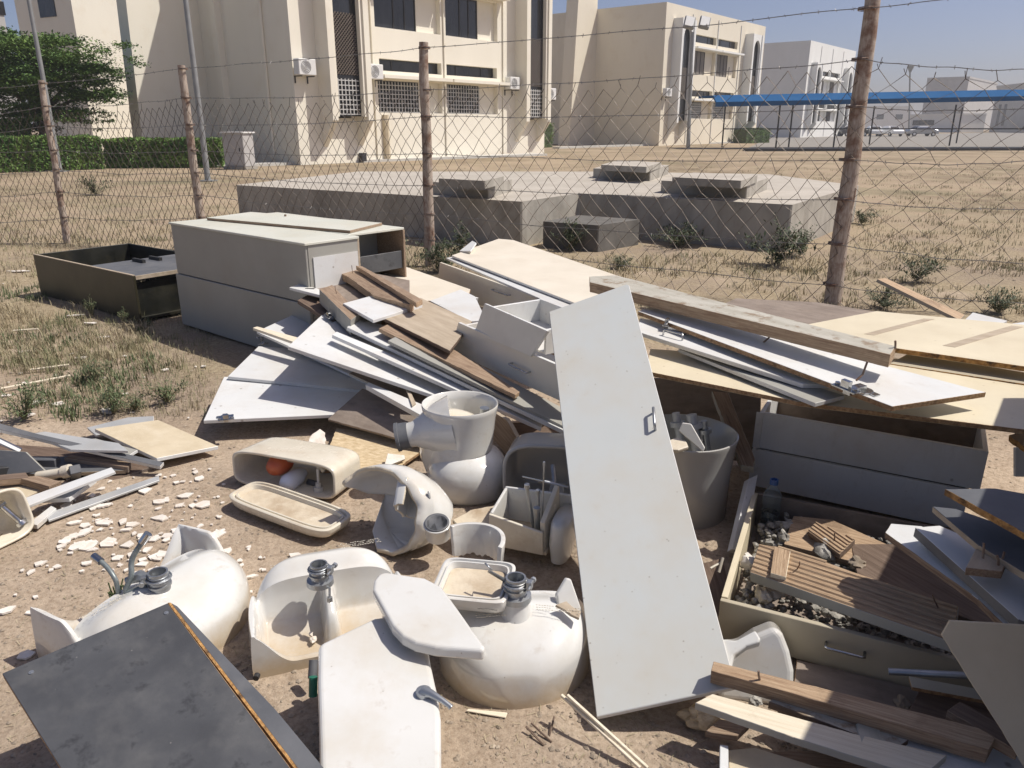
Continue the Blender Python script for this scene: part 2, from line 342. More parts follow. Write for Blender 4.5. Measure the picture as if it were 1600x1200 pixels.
def ground_material():
    m = bpy.data.materials.new('sandy_ground'); m.use_nodes = True; T = m.node_tree; N = T.nodes; L = T.links
    b = N["Principled BSDF"]; g = N.new("ShaderNodeNewGeometry"); P = g.outputs['Position']
    def ns(s, d=8, r=.6):
        n = N.new("ShaderNodeTexNoise"); n.inputs['Scale'].default_value = s; n.inputs['Detail'].default_value = d; n.inputs['Roughness'].default_value = r
        L.new(P, n.inputs['Vector']); return n.outputs['Fac']
    def ramp(f, *st):
        r = N.new("ShaderNodeValToRGB"); e = r.color_ramp.elements
        while len(e) < len(st): e.new(.5)
        for k, (p, c) in zip(e, st): k.position = p; k.color = (*c, 1)
        L.new(f, r.inputs[0]); return r.outputs[0]
    def mix(f, a, c, mode='MIX'):
        x = N.new("ShaderNodeMix"); x.data_type = 'RGBA'; x.blend_type = mode
        if isinstance(f, float): x.inputs[0].default_value = f
        else: L.new(f, x.inputs[0])
        for v, i in ((a, 6), (c, 7)):
            if isinstance(v, tuple): x.inputs[i].default_value = (*v, 1)
            else: L.new(v, x.inputs[i])
        return x.outputs[2]
    base = ramp(ns(1.7), (.30, (.33,.26,.19)), (.5, (.43,.345,.26)), (.70, (.51,.42,.32)))
    fine = ramp(ns(55, 6, .7), (.30, (.55,.5,.45)), (.55, (1,1,1)), (.75, (1.2,1.18,1.12)))
    col = mix(.8, base, fine, 'MULTIPLY')
    # straw litter
    straw = mix(ramp(ns(30, 6, .8), (.40, (0,0,0)), (.62, (1,1,1))), (.24,.185,.12), (.42,.35,.235))
    sx = N.new("ShaderNodeSeparateXYZ"); L.new(P, sx.inputs[0])
    mr = N.new("ShaderNodeMapRange"); mr.inputs[1].default_value = 2.9; mr.inputs[2].default_value = 6.5; mr.inputs[3].default_value = -.14; mr.inputs[4].default_value = .20
    L.new(sx.outputs[1], mr.inputs[0])
    ad = N.new("ShaderNodeMath"); ad.operation = 'ADD'; L.new(ns(.75, 7, .62), ad.inputs[0]); L.new(mr.outputs[0], ad.inputs[1])
    col = mix(ramp(ad.outputs[0], (.50, (0,0,0)), (.66, (1,1,1))), col, straw)
    # greyish dark gravel patches
    col = mix(ramp(ns(.55, 6, .6), (.50, (0,0,0)), (.63, (.8,.8,.8))), col, mix(ramp(ns(70, 3, .7), (.42, (0,0,0)), (.6, (1,1,1))), (.17,.13,.10), (.36,.29,.225)))
    vo = N.new("ShaderNodeTexVoronoi"); vo.inputs['Scale'].default_value = 75; L.new(P, vo.inputs['Vector'])
    sp = ramp(vo.outputs['Distance'], (.12, (1,1,1)), (.22, (0,0,0)))
    mm = N.new("ShaderNodeMath"); mm.operation = 'MULTIPLY'; L.new(sp, mm.inputs[0]); L.new(ramp(ns(20, 3), (.50, (0,0,0)), (.60, (.8,.8,.8))), mm.inputs[1])
    col = mix(mm.outputs[0], col, (.15,.11,.08))
    mr2 = N.new("ShaderNodeMapRange"); mr2.inputs[1].default_value = 8; mr2.inputs[2].default_value = 16; L.new(sx.outputs[1], mr2.inputs[0])
    far = mix(ramp(ns(.22, 8, .65), (.40, (0,0,0)), (.58, (1,1,1))), (.20,.15,.10), (.38,.29,.205))
    far = mix(ramp(ns(1.6, 8, .7), (.45, (0,0,0)), (.62, (.7,.7,.7))), far, (.36,.31,.20))
    far = mix(ramp(ns(.16, 6, .6), (.56, (0,0,0)), (.66, (.55,.55,.55))), far, (.14,.145,.075))
    m8 = N.new("ShaderNodeMath"); m8.operation = 'MULTIPLY'; m8.inputs[1].default_value = .8; L.new(mr2.outputs[0], m8.inputs[0])
    col = mix(m8.outputs[0], col, far)
    L.new(col, b.inputs['Base Color']); b.inputs['Roughness'].default_value = .96; b.inputs['Specular IOR Level'].default_value = .2
    bp = N.new("ShaderNodeBump"); bp.inputs['Strength'].default_value = .8; bp.inputs['Distance'].default_value = .015
    ma = N.new("ShaderNodeMath"); ma.operation = 'ADD'; L.new(ns(26, 8, .7), ma.inputs[0]); L.new(ns(7, 6, .6), ma.inputs[1])
    L.new(ma.outputs[0], bp.inputs['Height']); L.new(bp.outputs[0], b.inputs['Normal'])
    MT['sandy_ground'] = m
ground_material()
I4 = Matrix.Identity(4)
def T_(x, y, z): return Matrix.Translation((x, y, z))
def Rz(a): return Matrix.Rotation(a, 4, 'Z')
def Rx(a): return Matrix.Rotation(a, 4, 'X')
def Ry(a): return Matrix.Rotation(a, 4, 'Y')

# ================================================================== GROUND
def axis(segs):
    out = []
    for a, b, s in segs:
        n = max(1, int(round((b - a) / s)))
        out += [a + (b - a) * i / n for i in range(n)]
    out.append(segs[-1][1]); return out
def gz(x, y):
    d = max(abs(x) - 5, y - 9, 0); k = max(0, 1 - d / 10)
    z = noise.noise(V(x * .9, y * .9, 0)) * .012 + noise.noise(V(x * 4, y * 4, 3)) * .007 + noise.noise(V(x * 13, y * 13, 5)) * .0035
    return z * k - .008
def ground():
    xs = axis([(-1200,-200,200), (-200,-30,17), (-30,-6,1.2), (-6,5,.05), (5,30,1.2), (30,200,17), (200,1200,200)])
    ys = axis([(-40,0,4), (0,.9,.15), (.9,9,.05), (9,40,1.1), (40,200,10), (200,2400,200)])
    vs = [(x, y, gz(x, y)) for y in ys for x in xs]; n = len(xs)
    fs = [(j*n+i, j*n+i+1, (j+1)*n+i+1, (j+1)*n+i) for j in range(len(ys)-1) for i in range(n-1)]
    mk('ground', vs, fs, 'sandy_ground', smooth=True, kind='structure')
ground()
# asphalt road and kerb seen under the canopy
def sheet(name, pts, z, m):
    vs = [(p[0], p[1], z) for p in pts]
    return mk(name, vs, [tuple(range(len(vs)))], m, kind='structure')
sheet('road', [U(1165,233), U(1700,230), U(1760,203), U(1205,214)], .006, 'asphalt')
b = MB(); A, B_ = U(1165,236), U(1760,234); b.box(frame(A, B_-A, (0,0,1)), (0,-.5,-.05), ((B_-A).length,.5,.15)); b.build('kerb', 'dark_steel', kind='structure')
b = MB(); A, B_ = U(868,232), U(1190,222); b.box(frame(A, B_-A, (0,0,1)), (0,-.3,-.05), ((B_-A).length,.3,.12)); b.build('kerb', 'kerb', kind='structure')
b = MB(); A, B_ = U(340,262), U(855,243); b.box(frame(A, B_-A, (0,0,1)), (0,0,-.05), ((B_-A).length,1.0,.1)); b.build('pavement', 'kerb', kind='structure')

# ================================================================== BUILDINGS
FD = V(0.6243, 0.7812, 0)          # the facades run this way
GD = V(-0.7812, 0.6243, 0)         # and the side walls this way
def holes(M, L, Hh, ops, depth=.3, sl=0):
    """wall sheet in the plane y=0 of M (x along, z up) with rectangular holes and reveals going to y=depth"""
    xs = sorted({0, L, *[o[0] for o in ops], *[o[1] for o in ops]}); zs = sorted({0, Hh, *[o[2] for o in ops], *[o[3] for o in ops]})
    vs, fs = [], []
    def q(*p):
        n = len(vs); vs.extend(M @ Vector(a) for a in p); fs.append((n, n+1, n+2, n+3))
    for i in range(len(xs)-1):
        for j in range(len(zs)-1):
            cx, cz = (xs[i]+xs[i+1])/2, (zs[j]+zs[j+1])/2
            if not any(o[0] < cx < o[1] and o[2] < cz < o[3] for o in ops):
                q((xs[i],0,zs[j]), (xs[i+1],0,zs[j]), (xs[i+1],0,zs[j+1]), (xs[i],0,zs[j+1]))
    for (a, b, c, d) in ops:
        q((a,0,c),(a,0,d),(a,depth,d),(a,depth,c)); q((b,0,c),(b,depth,c),(b,depth,d),(b,0,d))
        q((a,0,c),(a,depth,c),(b,depth,c),(b,0,c)); q((a,0,d),(b,0,d),(b,depth,d),(a,depth,d))
    return vs, fs
def arch_panel(b, M, x0, x1, z0, z1, ox0, ox1, oz0, oz1, y0, y1, mi=0):
    """plate with a pointed-arch opening, front at y0 (towards viewer), back at y1"""
    c = (ox0+ox1)/2; r = (ox1-ox0)/2; n = 8; arc = []
    for i in range(n+1):
        t = i/n; arc.append((ox0 + r*(1-math.cos(t*math.pi/2)), oz1 - r*1.5 + r*1.5*math.sin(t*math.pi/2)**.9))
    arc2 = [(2*c - x, z) for x, z in arc[::-1]]
    b.box(M, (x0, y0, z0), (ox0, y1, z1), mi); b.box(M, (ox1, y0, z0), (x1, y1, z1), mi)
    pts = arc + arc2[1:]
    for (ax, az), (bx, bz) in zip(pts, pts[1:]):
        vs = [M @ Vector(p) for p in ((ax,y0,az),(bx,y0,bz),(bx,y0,z1),(ax,y0,z1),(ax,y1,az),(bx,y1,bz),(bx,y1,z1),(ax,y1,z1))]
        b.add(vs, [(0,1,2,3),(7,6,5,4),(0,4,5,1),(3,2,6,7)], mi)
def ac_unit(M, parent):
    b = MB(); b.box(M, (-.42,-.5,-.3), (.42,-.15,.3)); f = b.build('air_conditioner', 'white_metal', parent, bevel=.02)
    b = MB()
    for r in (.05,.11,.17,.23):
        b.tube([M @ V(-.08 + r*math.cos(a/12*2*math.pi), -.515, r*math.sin(a/12*2*math.pi)) for a in range(13)], .008, 4)
    b.build('fan_grille', 'dark_steel', f)
    b = MB()
    for x in (-.3,.3): b.box(M, (x-.02,-.5,-.36), (x+.02,0,-.32)); b.box(M, (x-.02,-.06,-.6), (x+.02,-.02,-.36))
    b.build('bracket', 'dark_steel', f)
def grille(M, x0, x1, z0, z1, y, step, r, parent, mat='grille', name='window_grille', diag=False):
    b = MB()
    if not diag:
        x = x0
        while x <= x1 + 1e-6: b.box(M, (x-r, y-r, z0), (x+r, y+r, z1)); x += step
        z = z0
        while z <= z1 + 1e-6: b.box(M, (x0, y-r*.8, z-r), (x1, y+r*.8, z+r)); z += step
    else:
        W, Hh = x1-x0, z1-z0
        k = -Hh
        while k < W:
            for s in (0, 1):
                p0 = (max(0, k), max(0, -k)); L = min(W - p0[0], Hh - p0[1])
                if L <= .02: continue
                a = (p0[0], p0[1]); c = (p0[0]+L, p0[1]+L)
                if s: a = (W - a[0], a[1]); c = (W - c[0], c[1])
                b.tube([M @ V(x0+a[0], y + s*.02, z0+a[1]), M @ V(x0+c[0], y + s*.02, z0+c[1])], r, 4)
            k += step
    return b.build(name, mat, parent)
def building(name_label, corner, L, D, Hh, wall, trim, pylon=None, detail=2, group=None, win_cur=False, ac=(), k=1.0, side_windows=()):
    """two-storey block: facade from corner along FD, side wall from corner along GD; x in facade metres, scaled k"""
    M = Matrix.Translation(corner) @ Matrix(((FD.x, GD.x, 0, 0), (FD.y, GD.y, 0, 0), (0, 0, 1, 0), (0, 0, 0, 1))) @ Matrix.Diagonal((k, 1, 1, 1))
    root = thing('building', name_label, 'building', corner, group, M=Matrix.Translation(corner))
    wins = [(4.45,8.55,2.1,3.45), (8.9,12.75,2.1,3.45), (4.6,8.55,3.85,4.35), (8.9,12.7,3.85,4.35), (4.45,8.55,5.6,7.4), (8.9,12.75,5.6,7.4), (4.6,8.55,8.0,8.6), (8.9,12.7,8.0,8.6)]
    arches = [(1.75,2.85,1.85,8.9), (14.75,15.85,1.85,8.9)]
    vs, fs = holes(M, L, Hh, wins + arches, .42)
    n = len(vs)
    # side walls, back, roof and parapet as one shell
    b = MB(); b.add(vs, fs)
    P = lambda x, y, z: M @ V(x, y, z)
    b.add([P(0,0,0), P(0,D,0), P(0,D,Hh), P(0,0,Hh)], [(0,1,2,3)]); b.add([P(L,0,0), P(L,D,0), P(L,D,Hh), P(L,0,Hh)], [(3,2,1,0)])
    b.add([P(0,D,0), P(L,D,0), P(L,D,Hh), P(0,D,Hh)], [(0,1,2,3)])
    b.add([P(0,0,Hh), P(L,0,Hh), P(L,D,Hh), P(0,D,Hh)], [(0,1,2,3)])
    b.build('wall', wall, root)
    # dark rooms behind the openings
    for i, (a, c, z0, z1) in enumerate(wins):
        split = 2.75 if i in (0, 4) else (2.6 if i in (1, 5) else c - a)
        g = MB(); g.box(M, (a+.002, .30, z0+.002), (a + min(split, c-a) - .002, .41, z1-.002)); pane = g.build('window', 'curtain' if (win_cur and i in (4,5)) else 'window_glass', root)
        fr = MB(); ww = min(split, c-a)
        for x in (a+.03, a+ww/2 if i not in (2,3,6,7) else a+ww/4, a+ww*.75, a+ww-.03): fr.box(M, (x-.025, .27, z0+.02), (x+.025, .30, z1-.02))
        fr.box(M, (a+.005, .272, z0+.005), (a+ww-.005, .298, z0+.05)); fr.box(M, (a+.005, .272, z1-.05), (a+ww-.005, .298, z1-.005)); fr.build('window_frame', 'dark_steel', pane)
        if c - a - split > .1:
            g = MB(); g.box(M, (a+split, .25, z0+.002), (c-.002, .415, z1-.002)); g.build('wall_panel', wall, root)
        if i < 2 and detail: grille(M, a+.05, a+split-.05, z0+.03, z1-.03, .16, .19, .018, pane)
    for (x0, x1) in ((4.4, 8.75), (8.85, 13.1)):
        for z in (3.52, 7.5):
            g = MB(); g.box(M, (x0, -.55, z), (x1, .05, z+.14)); g.build('ledge', trim, root)
    for (a0, a1) in ((1.2, 3.4), (14.2, 16.4)):
        g = MB()
        g.box(M, (a0, -.8, 1.75), (a0+.28, .001, 9.4)); g.box(M, (a1-.28, -.8, 1.75), (a1, .001, 9.4))
        arch_panel(g, M, a0+.28, a1-.28, 1.9, 9.4, a0+.42, a1-.42, 1.9, 8.9, -.72, -.5)
        # brackets tapering below the fins
        for x in (a0, a1-.28):
            vs = [M @ V(*p) for p in ((x,-.8,1.75),(x+.28,-.8,1.75),(x+.28,0,1.75),(x,0,1.75),(x+.28,0,.7),(x,0,.7))]
            g.add(vs, [(0,1,4,5),(0,5,3),(1,2,4)])
        g.build('arched_bay', trim, root)
        g = MB(); g.box(M, (a0+.282, -.42, 1.92), (a1-.282, -.36, 9.35)); wn = g.build('window', 'window_glass', root)
        if detail: grille(M, a0+.45, a1-.45, 3.55, 5.9, -.48, .15, .022, root, 'lattice', 'lattice_screen', True)
        if detail > 1: grille(M, a0+.45, a1-.45, 2.0, 3.4, -.47, .19, .018, wn)
    for x in (4.2, 8.72, 13.15):
        g = MB(); g.tube([P(x, -.04, .1), P(x, -.04, Hh-.4)], .035, 6); g.build('drainpipe', trim, root)
    for (x, z) in ac: ac_unit(M @ T_(x, 0, z), root)
    if pylon:
        y0, y1, d, slope = pylon
        g = MB()
        vs = [P(-d-slope/k, y0, 0), P(.0, y0, 0), P(0, y0, Hh+1.2), P(-d, y0, Hh+1.2), P(-d-slope/k, y1, 0), P(0, y1, 0), P(0, y1, Hh+1.2), P(-d, y1, Hh+1.2)]
        g.add(vs, [(0,1,2,3),(5,4,7,6),(4,0,3,7),(3,2,6,7),(1,5,6,2)]); g.build('pylon', wall, root)
    for (y0, y1, z0, z1) in side_windows:
        g = MB(); g.box(M, (-.06/k, y0, z0), (.01, y1, z1)); wn = g.build('window', 'window_glass', root)
        g = MB()
        for (a, c_, e, f) in ((y0-.1, y0, z0-.1, z1+.1), (y1, y1+.1, z0-.1, z1+.1), (y0, y1, z1, z1+.1), (y0, y1, z0-.1, z0)): g.box(M, (-.12/k, a, e), (-.002, c_, f))
        g.build('window_frame', 'dark_steel', wn)
    return root, M
r1, M1 = building('large cream building nearest the fence, its roof cut off by the top edge', U(470,258), 16.9, 13, 10.3, 'cream_wall', 'cream_wall',
    pylon=(6.3, 7.1, 3.0, .35), ac=((.35,3.75),(3.95,3.75),(13.6,3.65)), side_windows=())
ac_unit(M1 @ T_(16.6,-.2,3.2), r1)
g = MB(); g.tube([M1 @ V(-.06, 1.7, .2), M1 @ V(-.06, 1.7, 10)], .05, 6); g.build('drainpipe', 'cream_wall', r1)
g = MB(); g.box(M1, (-.3, 4.6, 0), (.01, 4.95, 10.2)); g.build('buttress', 'cream_wall', r1)
g = MB(); g.tube([M1 @ V(4.75, -.05, .1), M1 @ V(4.75, -.05, 2.0)], .16, 8); g.build('drainpipe', 'sand_board', r1)
g = MB(); g.box(M1, (3.1,-.25,.05), (3.35,-.02,.4)); g.build('valve_box', 'dark_steel', r1)
building('beige two-storey building with white arched bays, middle one of the three', U(1029,228), 18.4, 14, 10.4, 'beige_wall', 'white_wall',
    pylon=(6.2, 7.3, 2.5, .9), win_cur=True, ac=((.3,4.0),), k=18.4/17.2, detail=1, side_windows=((8.0,9.0,6.4,7.9),(8.3,9.3,2.2,3.9)))
building('white two-storey building farthest right of the three blocks', U(1250,215), 18.5, 10, 12.0, 'white_wall', 'white_wall', win_cur=True, k=1.08, detail=0)
# grey building beyond the tree, top left
def simple_building(label, pA, pB, depth, Hh, wall, wins, par=.0, name='building'):
    A, B2 = U(*pA), U(*pB); M = frame(A, B2-A, (0,0,1)); L = (B2-A).length
    root = thing(name, label, 'building', A, M=Matrix.Translation(A))
    b = MB(); b.box(M, (0,0,0), (L, depth, Hh)); b.build('wall', wall, root)
    if par: b = MB(); b.box(M, (-.15,-.15,Hh), (L+.15, depth, Hh+par)); b.build('parapet', wall, root)
    for (x, z, ww, hh) in wins:
        b = MB(); b.box(M, (x,-.05,z), (x+ww,.03,z+hh)); b.build('window', 'window_glass', root)
    return root, M
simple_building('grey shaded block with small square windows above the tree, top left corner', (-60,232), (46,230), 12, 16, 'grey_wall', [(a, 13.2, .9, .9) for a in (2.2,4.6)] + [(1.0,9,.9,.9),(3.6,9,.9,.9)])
simple_building('cream wall with a dark window recess, between the tree top and the big building', (66,236), (150,238), 8, 13, 'cream_wall', [(2.3,7.6,1.5,5.5)])
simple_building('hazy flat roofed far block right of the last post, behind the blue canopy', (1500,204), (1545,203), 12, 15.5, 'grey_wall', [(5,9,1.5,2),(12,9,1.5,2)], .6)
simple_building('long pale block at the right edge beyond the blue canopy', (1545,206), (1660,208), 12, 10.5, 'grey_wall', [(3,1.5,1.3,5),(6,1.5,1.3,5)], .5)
simple_building('low pale far block just right of the tall post, behind the parked cars', (1345,202), (1420,202), 9, 9.0, 'white_wall', [(6,4,3,2),(14,4,3,2)], .4)
simple_building('low white garage wall right of the parked cars', (1418,206), (1500,207), 6, 3.9, 'white_wall', [(1.5,1.6,8,1.2)], .3, name='garage')

# ------------------------------------------------------------------ concrete tank platform
def prism(b, tops, z0, z1, mi=0, mt=None):
    n = len(tops); vs = [V(p.x, p.y, z1) for p in tops] + [V(p.x, p.y, z0) for p in tops]
    ar = sum(tops[i].x*tops[(i+1) % n].y - tops[(i+1) % n].x*tops[i].y for i in range(n))
    top = tuple(range(n)); 
    if ar < 0: top = top[::-1]
    b.add(vs, [top], mi if mt is None else mt)
    b.add(vs, [(i, n+i, n+(i+1) % n, (i+1) % n) if ar > 0 else ((i+1) % n, n+(i+1) % n, n+i, i) for i in range(n)], mi)
hp = AtY(815, 315, U(815, 385).y).z
plat = thing('concrete_platform', 'long low concrete tank roof behind the fence with raised hatches', 'platform', U(815,385))
b = MB()
tops = [U(x, y, hp) for x, y in ((368,289),(815,315),(905,302),(1238,320),(1342,290),(1200,272),(930,268),(560,268))]
prism(b, tops, -.05, hp, 0, 1); b.build('base', ('concrete','concrete_top'), plat, bevel=.02)
def block(parent, name, px, zb, zt, M='concrete', mt='concrete_top'):
    b = MB(); prism(b, [U(x, y, zt) for x, y in px], zb, zt, 0, 1); return b.build(name, (M, mt), parent, bevel=.012)
for (a0, a1, a2, a3) in (((672,284),(763,289),(800,280),(712,276)), ((1033,282),(1168,289),(1200,278),(1075,273)), ((927,263),(1016,267),(1045,258),(960,254))):
    zt = hp + .18
    h1 = block(plat, 'hatch', (a0, a1, a2, a3), hp, zt)
    cx = sum(p[0] for p in (a0,a1,a2,a3))/4; cy = sum(p[1] for p in (a0,a1,a2,a3))/4
    q = [(cx + (p[0]-cx)*.80, cy + (p[1]-cy)*.80 - 5) for p in (a0,a1,a2,a3)]
    block(h1, 'hatch_cover', q, zt, zt + .10)
b1 = MB(); zb = AtY(935, 352, U(935, 393).y).z
prism(b1, [U(x, y, zb) for x, y in ((848,346),(935,352),(1000,343),(905,336))], -.03, zb, 0, 1)
tag(b1.build('concrete_box', ('dark_concrete','dark_concrete'), bevel=.012), 'small low dark concrete box in the notch of the platform', 'concrete box')

# ------------------------------------------------------------------ fence
posts = [((105,380),(64,125),.043), ((320,390),(283,102),.050), ((672,415),(662,66),.056), ((1300,478),(1366,-22),.068)]
wires = [[130,166,197,235,265,300,340], [107,153,195,235,270,305,340], [74,140,182,240,290,335,375], [12,92,167,250,312,382,446]]
fence = thing('fence', 'rusty chain link and barbed wire fence on leaning posts behind the rubbish', 'fence', U(672,415))
lines = []      # per post: list of points for each wire
for (bs, tp, rad), wy in zip(posts, wires):
    B0 = U(*bs); T0 = AtY(tp[0], tp[1], B0.y)
    mb = MB(); n = 14; pts = []; rr = []
    for i in range(n+1):
        t = i/n; p = B0.lerp(T0, t) + V(noise.noise(V(t*3, bs[0], 0))*.02, noise.noise(V(t*3, bs[0], 9))*.02, 0); pts.append(p); rr.append(rad*(1.1-.22*t) * (1 + .07*noise.noise(V(t*9, bs[0], 1))))
    pts[0].z = -.1
    mb.tube(pts, rr, 12); mb.build('post', 'fence_post', fence, smooth=True, autos=40, M=frame(B0, V(1,0,0), V(0,0,1)))
    L = []
    for y in wy:
        x = bs[0] + (tp[0]-bs[0]) * (bs[1]-y) / (bs[1]-tp[1]); q = AtY(x, y, B0.y - rad); L.append(q)
    lines.append(L)
    mb = MB()
    for q in L[::1]:
        for dz in (-.008, .0, .009):
            mb.tube([q + V(math.cos(a)*(rad+.006), rad + math.sin(a)*(rad+.006), dz) for a in [i*math.pi/5 for i in range(11)]], .004, 4)
    mb.build('tie_wire', 'rusty_metal', fence)
yR = U(1300,478).y - .3
lines.append([AtY(1640, y, yR) for y in (-30,107,166,249,326,412,474)])
L0 = [AtY(-140, y, lines[0][0].y + .3) for y in (150,190,215,235,275,310,350)]
lines.insert(0, L0)
cells = [.10, .09, .12, .165, .20]
def wire_pts(a, b, seed, sag=.03, n=26):
    out = []
    for i in range(n+1):
        t = i/n; p = a.lerp(b, t); p.z -= sag*4*t*(1-t); p.z += noise.noise(V(t*5, seed, 0))*.018; p.y += noise.noise(V(t*5, seed, 7))*.02; out.append(p)
    return out
for s in range(5):
    A, B2 = lines[s], lines[s+1]
    for k in range(7):
        if k == 0 and s == 4: pass
        pts = wire_pts(A[k], B2[k], s*10+k, .035 if k else .02)
        mb = MB(); mb.tube(pts, .0042, 4)
        Ls = (B2[k]-A[k]).length; nb = int(Ls/.13)
        for i in range(1, nb):
            t = i/nb*(len(pts)-1); j = int(t); p = pts[j].lerp(pts[min(j+1, len(pts)-1)], t-j)
            for _ in range(2):
                d = V(random.uniform(-.5,.5), random.uniform(-1,1), random.uniform(-1,1)).normalized()*.017
                mb.tube([p-d, p+d], .0022, 3, cap=False)
        mb.build('barbed_wire', 'barbed_wire', fence)
    # diamonds between wire 1 and the ground
    a1, b1 = A[1], B2[1]; cw = cells[s]; Ls = (b1-a1).length; nc = max(2, int(Ls/cw)); ch = .18 if s < 3 else .195
    nr = int((min(a1.z, b1.z)+.05)/ch)
    def node(i, j, h):      # i half cells along, j half rows down
        t = i/(2*nc); top = a1.lerp(b1, t); sag = .06*4*t*(1-t)
        z = top.z - .05 - sag - j*(top.z - .05 - sag - .0)/(2*nr)
        jx = noise.noise(V(i*.9, j*.9, s*7))*cw*.25; jz = noise.noise(V(i*.7, j*.8, s*7+3))*ch*.2
        dr = (b1-a1).normalized()
        p = V(top.x, top.y, 0) + dr*jx; p.z = max(z + jz, 0)
        bulge = noise.noise(V(t*4, z*1.2, s))*.05; p.y += bulge + .01
        return p
    mb = MB()
    for i in range(nc):
        for side in (0, 1):
            pts = []
            for j in range(2*nr+1):
                off = (j % 2) if side == 0 else -(j % 2)
                ii = 2*i + 1 + off
                pts.append(node(min(max(ii, 0), 2*nc), j, 0))
            if s == 4 or random.random() < .3: pts.insert(0, pts[0] + V(random.uniform(-.03,.03), 0, random.uniform(.03,.10)))
            mb.tube(pts, .0037, 3, cap=False)
    mb.build('wire_mesh', 'fence_wire', fence)

# ------------------------------------------------------------------ poles, cabinet, canopy, cars
for (bp, tp, r, lab) in (((94,268),(45,0),.085,'grey steel lighting pole leaning behind the leftmost fence post'), ((325,283),(290,0),.085,'grey steel lighting pole standing by the grey electrical cabinet')):
    B0 = U(*bp); T0 = AtY(tp[0], tp[1], B0.y); T1 = B0 + (T0-B0)*1.25
    root = thing('lamp_post', lab, 'lamp post', B0)
    m = MB(); m.tube([B0, B0.lerp(T1,.5), T1], [r, r*.9, r*.75], 12); m.build('pole', 'pole_steel', root, smooth=True, autos=40)
    m = MB(); m.box(T_(*B0), (-.22,-.22,-.02), (.22,.22,.03)); m.build('base_plate', 'pole_steel', root)
B0 = U(1075,233); T0 = AtY(1082,50,B0.y)
root = thing('floodlight_mast', 'thin mast with two floodlights in front of the beige building', 'light mast', B0)
m = MB(); m.tube([B0, T0], [.14,.10], 8); m.build('pole', 'pole_steel', root)
for dx in (-.25, .75):
    m = MB(); Mh = T_(T0.x+dx, T0.y, T0.z+.55) @ Rx(R(-30)) @ Ry(R(14)); m.box(Mh, (-.35,-.15,-.42), (.35,.15,.42)); f = m.build('floodlight', 'pole_steel', root, bevel=.05)
    m = MB(); m.box(Mh, (-.28,-.19,-.34), (.28,-.151,.34)); m.build('lens', 'white_metal', f)
for (bx, by, ty, lab) in ((1420,212,112,'thin street lamp behind the blue canopy right of the tall post'),):
    B0 = U(bx,by); T0 = AtY(bx+2, ty, B0.y); root = thing('street_lamp', lab, 'street lamp', B0)
    m = MB(); m.tube([B0, T0], .12, 6); m.build('pole', 'pole_steel', root)
    m = MB(); m.loft(T_(T0.x, T0.y, T0.z-.1), [(0,0,0,.15,.15,2),(.9,0,0,.55,.4,2),(1.1,0,0,.3,.3,2)], 10); m.build('lamp_head', 'pole_steel', root)
# electrical cabinet
A = U(352,264); root = thing('electrical_cabinet', 'grey electrical cabinet standing at the end of the hedge', 'cabinet', A)
Mc = frame(A, U(384,265)-A, (0,0,1)); wc = (U(384,265)-A).length; hc = AtY(352, 208, A.y).z
m = MB(); m.box(Mc, (0,0,.1), (wc,.55,hc)); m.build('housing', 'grey_wall', root, bevel=.02)
m = MB(); m.box(Mc, (-.04,-.04,0), (wc+.04,.6,.1)); m.build('plinth', 'concrete', root)
m = MB(); m.box(Mc, (-.05,-.05,hc), (wc+.05,.6,hc+.05)); m.build('roof', 'white_metal', root)
m = MB(); m.box(Mc, (.06,-.012,.16), (wc-.06,-.002,hc-.1)); d = m.build('door', 'grey_wall', root); m = MB(); m.box(Mc, (wc*.8,-.03,hc*.5), (wc*.84,-.013,hc*.6)); m.build('handle', 'dark_steel', d)
# blue canopy
A, B2 = U(1128,232), U(1690,231)
Mc = frame(A, B2-A, (0,0,1)); L = (B2-A).length
root = thing('canopy', 'long blue parking canopy on thin steel posts', 'canopy', A)
m = MB()
x0 = -1.2; n = 24; prof = [(-1.6,2.75),(-1.65,3.05),(-.9,3.5),(2.6,3.55),(2.6,3.4),(-.8,3.35),(-1.5,3.0),(-1.5,2.75)]
vs = []; fs = []
for i in range(n+1):
    x = x0 + (L-x0)*i/n; lift = .55*i/n
    for (y, z) in prof: vs.append(Mc @ V(x, y, z + lift - (.06*math.sin(i*math.pi) )))
k = len(prof)
for i in range(n):
    for j in range(k): fs.append((i*k+j, (i+1)*k+j, (i+1)*k+(j+1) % k, i*k+(j+1) % k))
fs.append(tuple(range(k))[::-1]); fs.append(tuple(n*k + j for j in range(k)))
m.add(vs, fs); m.build('awning', 'blue_canopy', root)
for px, py in ((1128,230),(1212,231),(1232,230),(1302,230),(1358,226),(1483,228),(1494,224),(1622,228)):
    p = U(px, py); m = MB(); m.box(T_(*p), (-.045,-.045,0), (.045,.045,3.1)); m.build('post', 'dark_steel', root)
m = MB(); m.box(Mc, (0,-.04,1.28), (L,.04,1.36)); m.build('rail', 'dark_steel', root)
